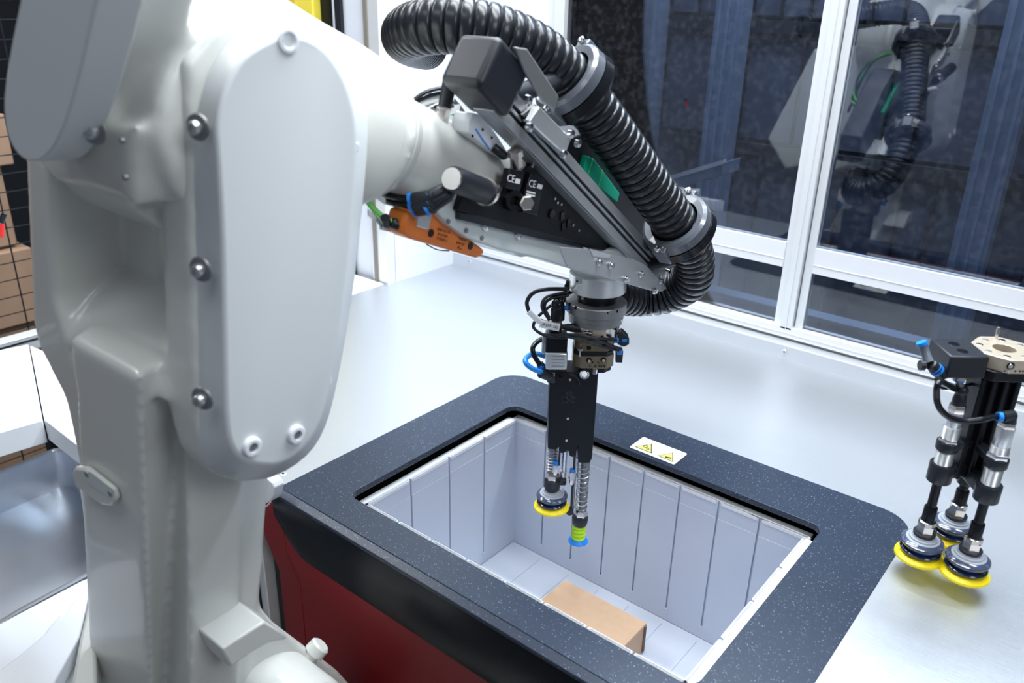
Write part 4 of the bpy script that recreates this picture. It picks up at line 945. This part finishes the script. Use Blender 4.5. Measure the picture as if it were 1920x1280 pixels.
o_ = V((tc.x, tc.y, 0)); pl_ = ring(M(), [((o_+p).x, (o_+p).y) for p in lo_], [((o_+p).x, (o_+p).y) for p in inn], zp, zp+.019).build('top_plate', CHAMP, tl, bevel=.0008, angle=30, label='champagne-coloured top plate with round centre hole')
M().lathe((tc.x, tc.y, zp-.0005), Z, [(0, .0144), (.002, .0144)], 24).build('centre_bore', DKENG, pl_)
for i in range(8):
    a = math.pi/8+i*math.pi/4; q = o_+(HR*math.cos(a)+HF*math.sin(a))*.030+Z*(zp+.019)
    M().lathe(q, Z, [(0, .0046), (.0003, .0042)], 16).build('counterbore', (NICKEL if i % 2 else GREYA), pl_)
for q, r_ in ((-.012, .0055), (.012, .0055), (-.004, .0014), (-.018, .0014), (.002, .0014), (.006, .0014), (.020, .0014)):
    c = o_+HR*q-HF*R_o*.972+Z*(zp+(.011 if r_ > .002 else .004))
    M().lathe(c, -HF, [(0, r_), (.0004, r_*.9)], 16).build('port_hole', DKENG, pl_)
    if r_ > .002: M().lathe(c-HF*.0002, -HF, [(0, r_*.6), (.0008, r_*.5)], 14).build('port_thread', NICKEL, pl_)
pp = o_+HF*.034+HR*.006; M().lathe((pp.x, pp.y, zp+.019), Z, [(0, .0022), (.016, .0022), (.017, .0014)], 12).build('locating_pin', NICKEL, tl)
# black distribution block with two holes
bb_ = o_-HR*(R_o+.022)-HF*.006
db = M().obox((bb_.x, bb_.y, zp+.005), HR*.026, HF*.030, Z*.016).build('distribution_block', BLKS, tl, bevel=.0025)
for q in (-.012, .012): M().lathe(V((bb_.x, bb_.y, zp+.021))+HF*q-HR*.002, Z, [(0, .0075), (.0003, .0072)], 20).build('mounting_hole', DKENG, db)
nz = zp-.011
np_ = V((bb_.x, bb_.y, nz))-HF*.012+HR*.003
M().lathe(np_, -Z, [(0, .0095), (.008, .0095)], 6).build('hex_fitting', CHAMP, tl); M().lathe(np_-Z*.008, -Z, [(0, .008), (.003, .0075)], 20).build('release_ring', BLUEP, tl)
top = np_-Z*.010
eR = V((cR_.x, cR_.y, zat(cR_, 783))); eRl = eR-HR*.016-HF*.006+Z*.004
pts2 = spline([top, top-Z*.014]+[h.p(*q, -.045) for q in ((1762, 716), (1756, 745), (1764, 768), (1784, 784), (1812, 789), (1842, 786))]+[eRl-HR*.008, eRl], 8)
M().tube(pts2, .0042, 12).build('black_tube', BLKG, tl)
M().tube([eRl-HR*.003, eRl+HR*.002], .0068, 16).build('release_ring', BLUEP, tl)
M().tube([eRl+HR*.002, eR+Z*.004+HR*.004], .0075, 16).build('elbow_fitting', BLKS, tl); M().lathe(eR-Z*.010, Z, [(0, .0095), (.010, .0095), (.015, .008), (.019, .004)], 20).build('elbow_base', BLKS, tl)
eL = V((cL.x, cL.y, zat(cL, 752))); M().lathe(eL-Z*.006, Z, [(0, .0085), (.008, .009), (.016, .0075), (.020, .004)], 20).build('elbow_base', BLKS, tl)
M().ball(eL+Z*.016, .0085).build('elbow_fitting', BLKS, tl)
y0_ = V((bb_.x, bb_.y, zp-.004))-HR*.034-HF*.022
M().tube(spline([eL+Z*.018, eL+Z*.032-HR*.008, (eL+y0_)/2+Z*.022-HR*.0, y0_+HR*.008-Z*.006], 8), .0042, 12).build('grey_tube', mat('grey_tube', (.16, .18, .21), .3), tl)
yd = (V((0, 0, 1))*.65-HR*.75).normalized()
yf_ = M().lathe(y0_-yd*.012, yd, [(0, .007), (.003, .0085), (.014, .0085), (.017, .008), (.026, .0075), (.028, .005)], 18).build('y_fitting', BLKS, tl)
M().lathe(y0_-yd*.001, yd, [(0, .0088), (.0035, .0088)], 18).build('release_ring', BLUEP, yf_); M().lathe(y0_+yd*.005, yd, [(0, .0088), (.0012, .0088)], 18).build('release_ring', BLUEP, yf_)
y1_ = y0_+yd*.018; M().tube([y1_, y1_+Z*.010-HR*.003+HF*.010, y1_+Z*.020-HR*.008+HF*.012], .006, 14).build('branch', mat('branch_grey', (.13, .15, .18), .25), yf_)
M().tube([y1_+Z*.020-HR*.008+HF*.012, y1_+Z*.024-HR*.010+HF*.013], .0068, 14).build('release_ring', BLUEP, yf_)
M().tube([y1_-HR*.012-Z*.004, y1_-HR*.006-Z*.004], .007, 14).build('branch', BLKS, yf_)
M().tube([y0_-yd*.01, V((bb_.x, bb_.y, zp-.004))-HR*.02-HF*.015], .007, 14).build('elbow_fitting', BLKS, tl)
M().tube(spline([y0_-Z*.012, y0_-Z*.03+HR*.02+HF*.01, V((ctr.x, ctr.y, zt-.02))-HR*.02], 8), .0022, 8).build('thin_cable', BLKS, tl)
hk = o_+HF*.10; 
# white rounded handle and hook on the red side panel, beside the robot column
hn = thing('white_hook', 'small white rounded hook plate on the red panel beside the robot column', 'hook', tuple(oy(500, 930, -.52)))
M().prism([oy(*p, -.525) for p in ((485, 893), (500, 896), (510, 905), (514, 915), (512, 928), (506, 940), (496, 945), (485, 947))], Y*.02).build('plate', WHITE, hn, bevel=.002)
M().tube(spline([oy(*p, -.52) for p in ((490, 951), (500, 948), (506, 942), (507, 940))], 6), .0015, 8).build('wire_loop', WHITE, hn)
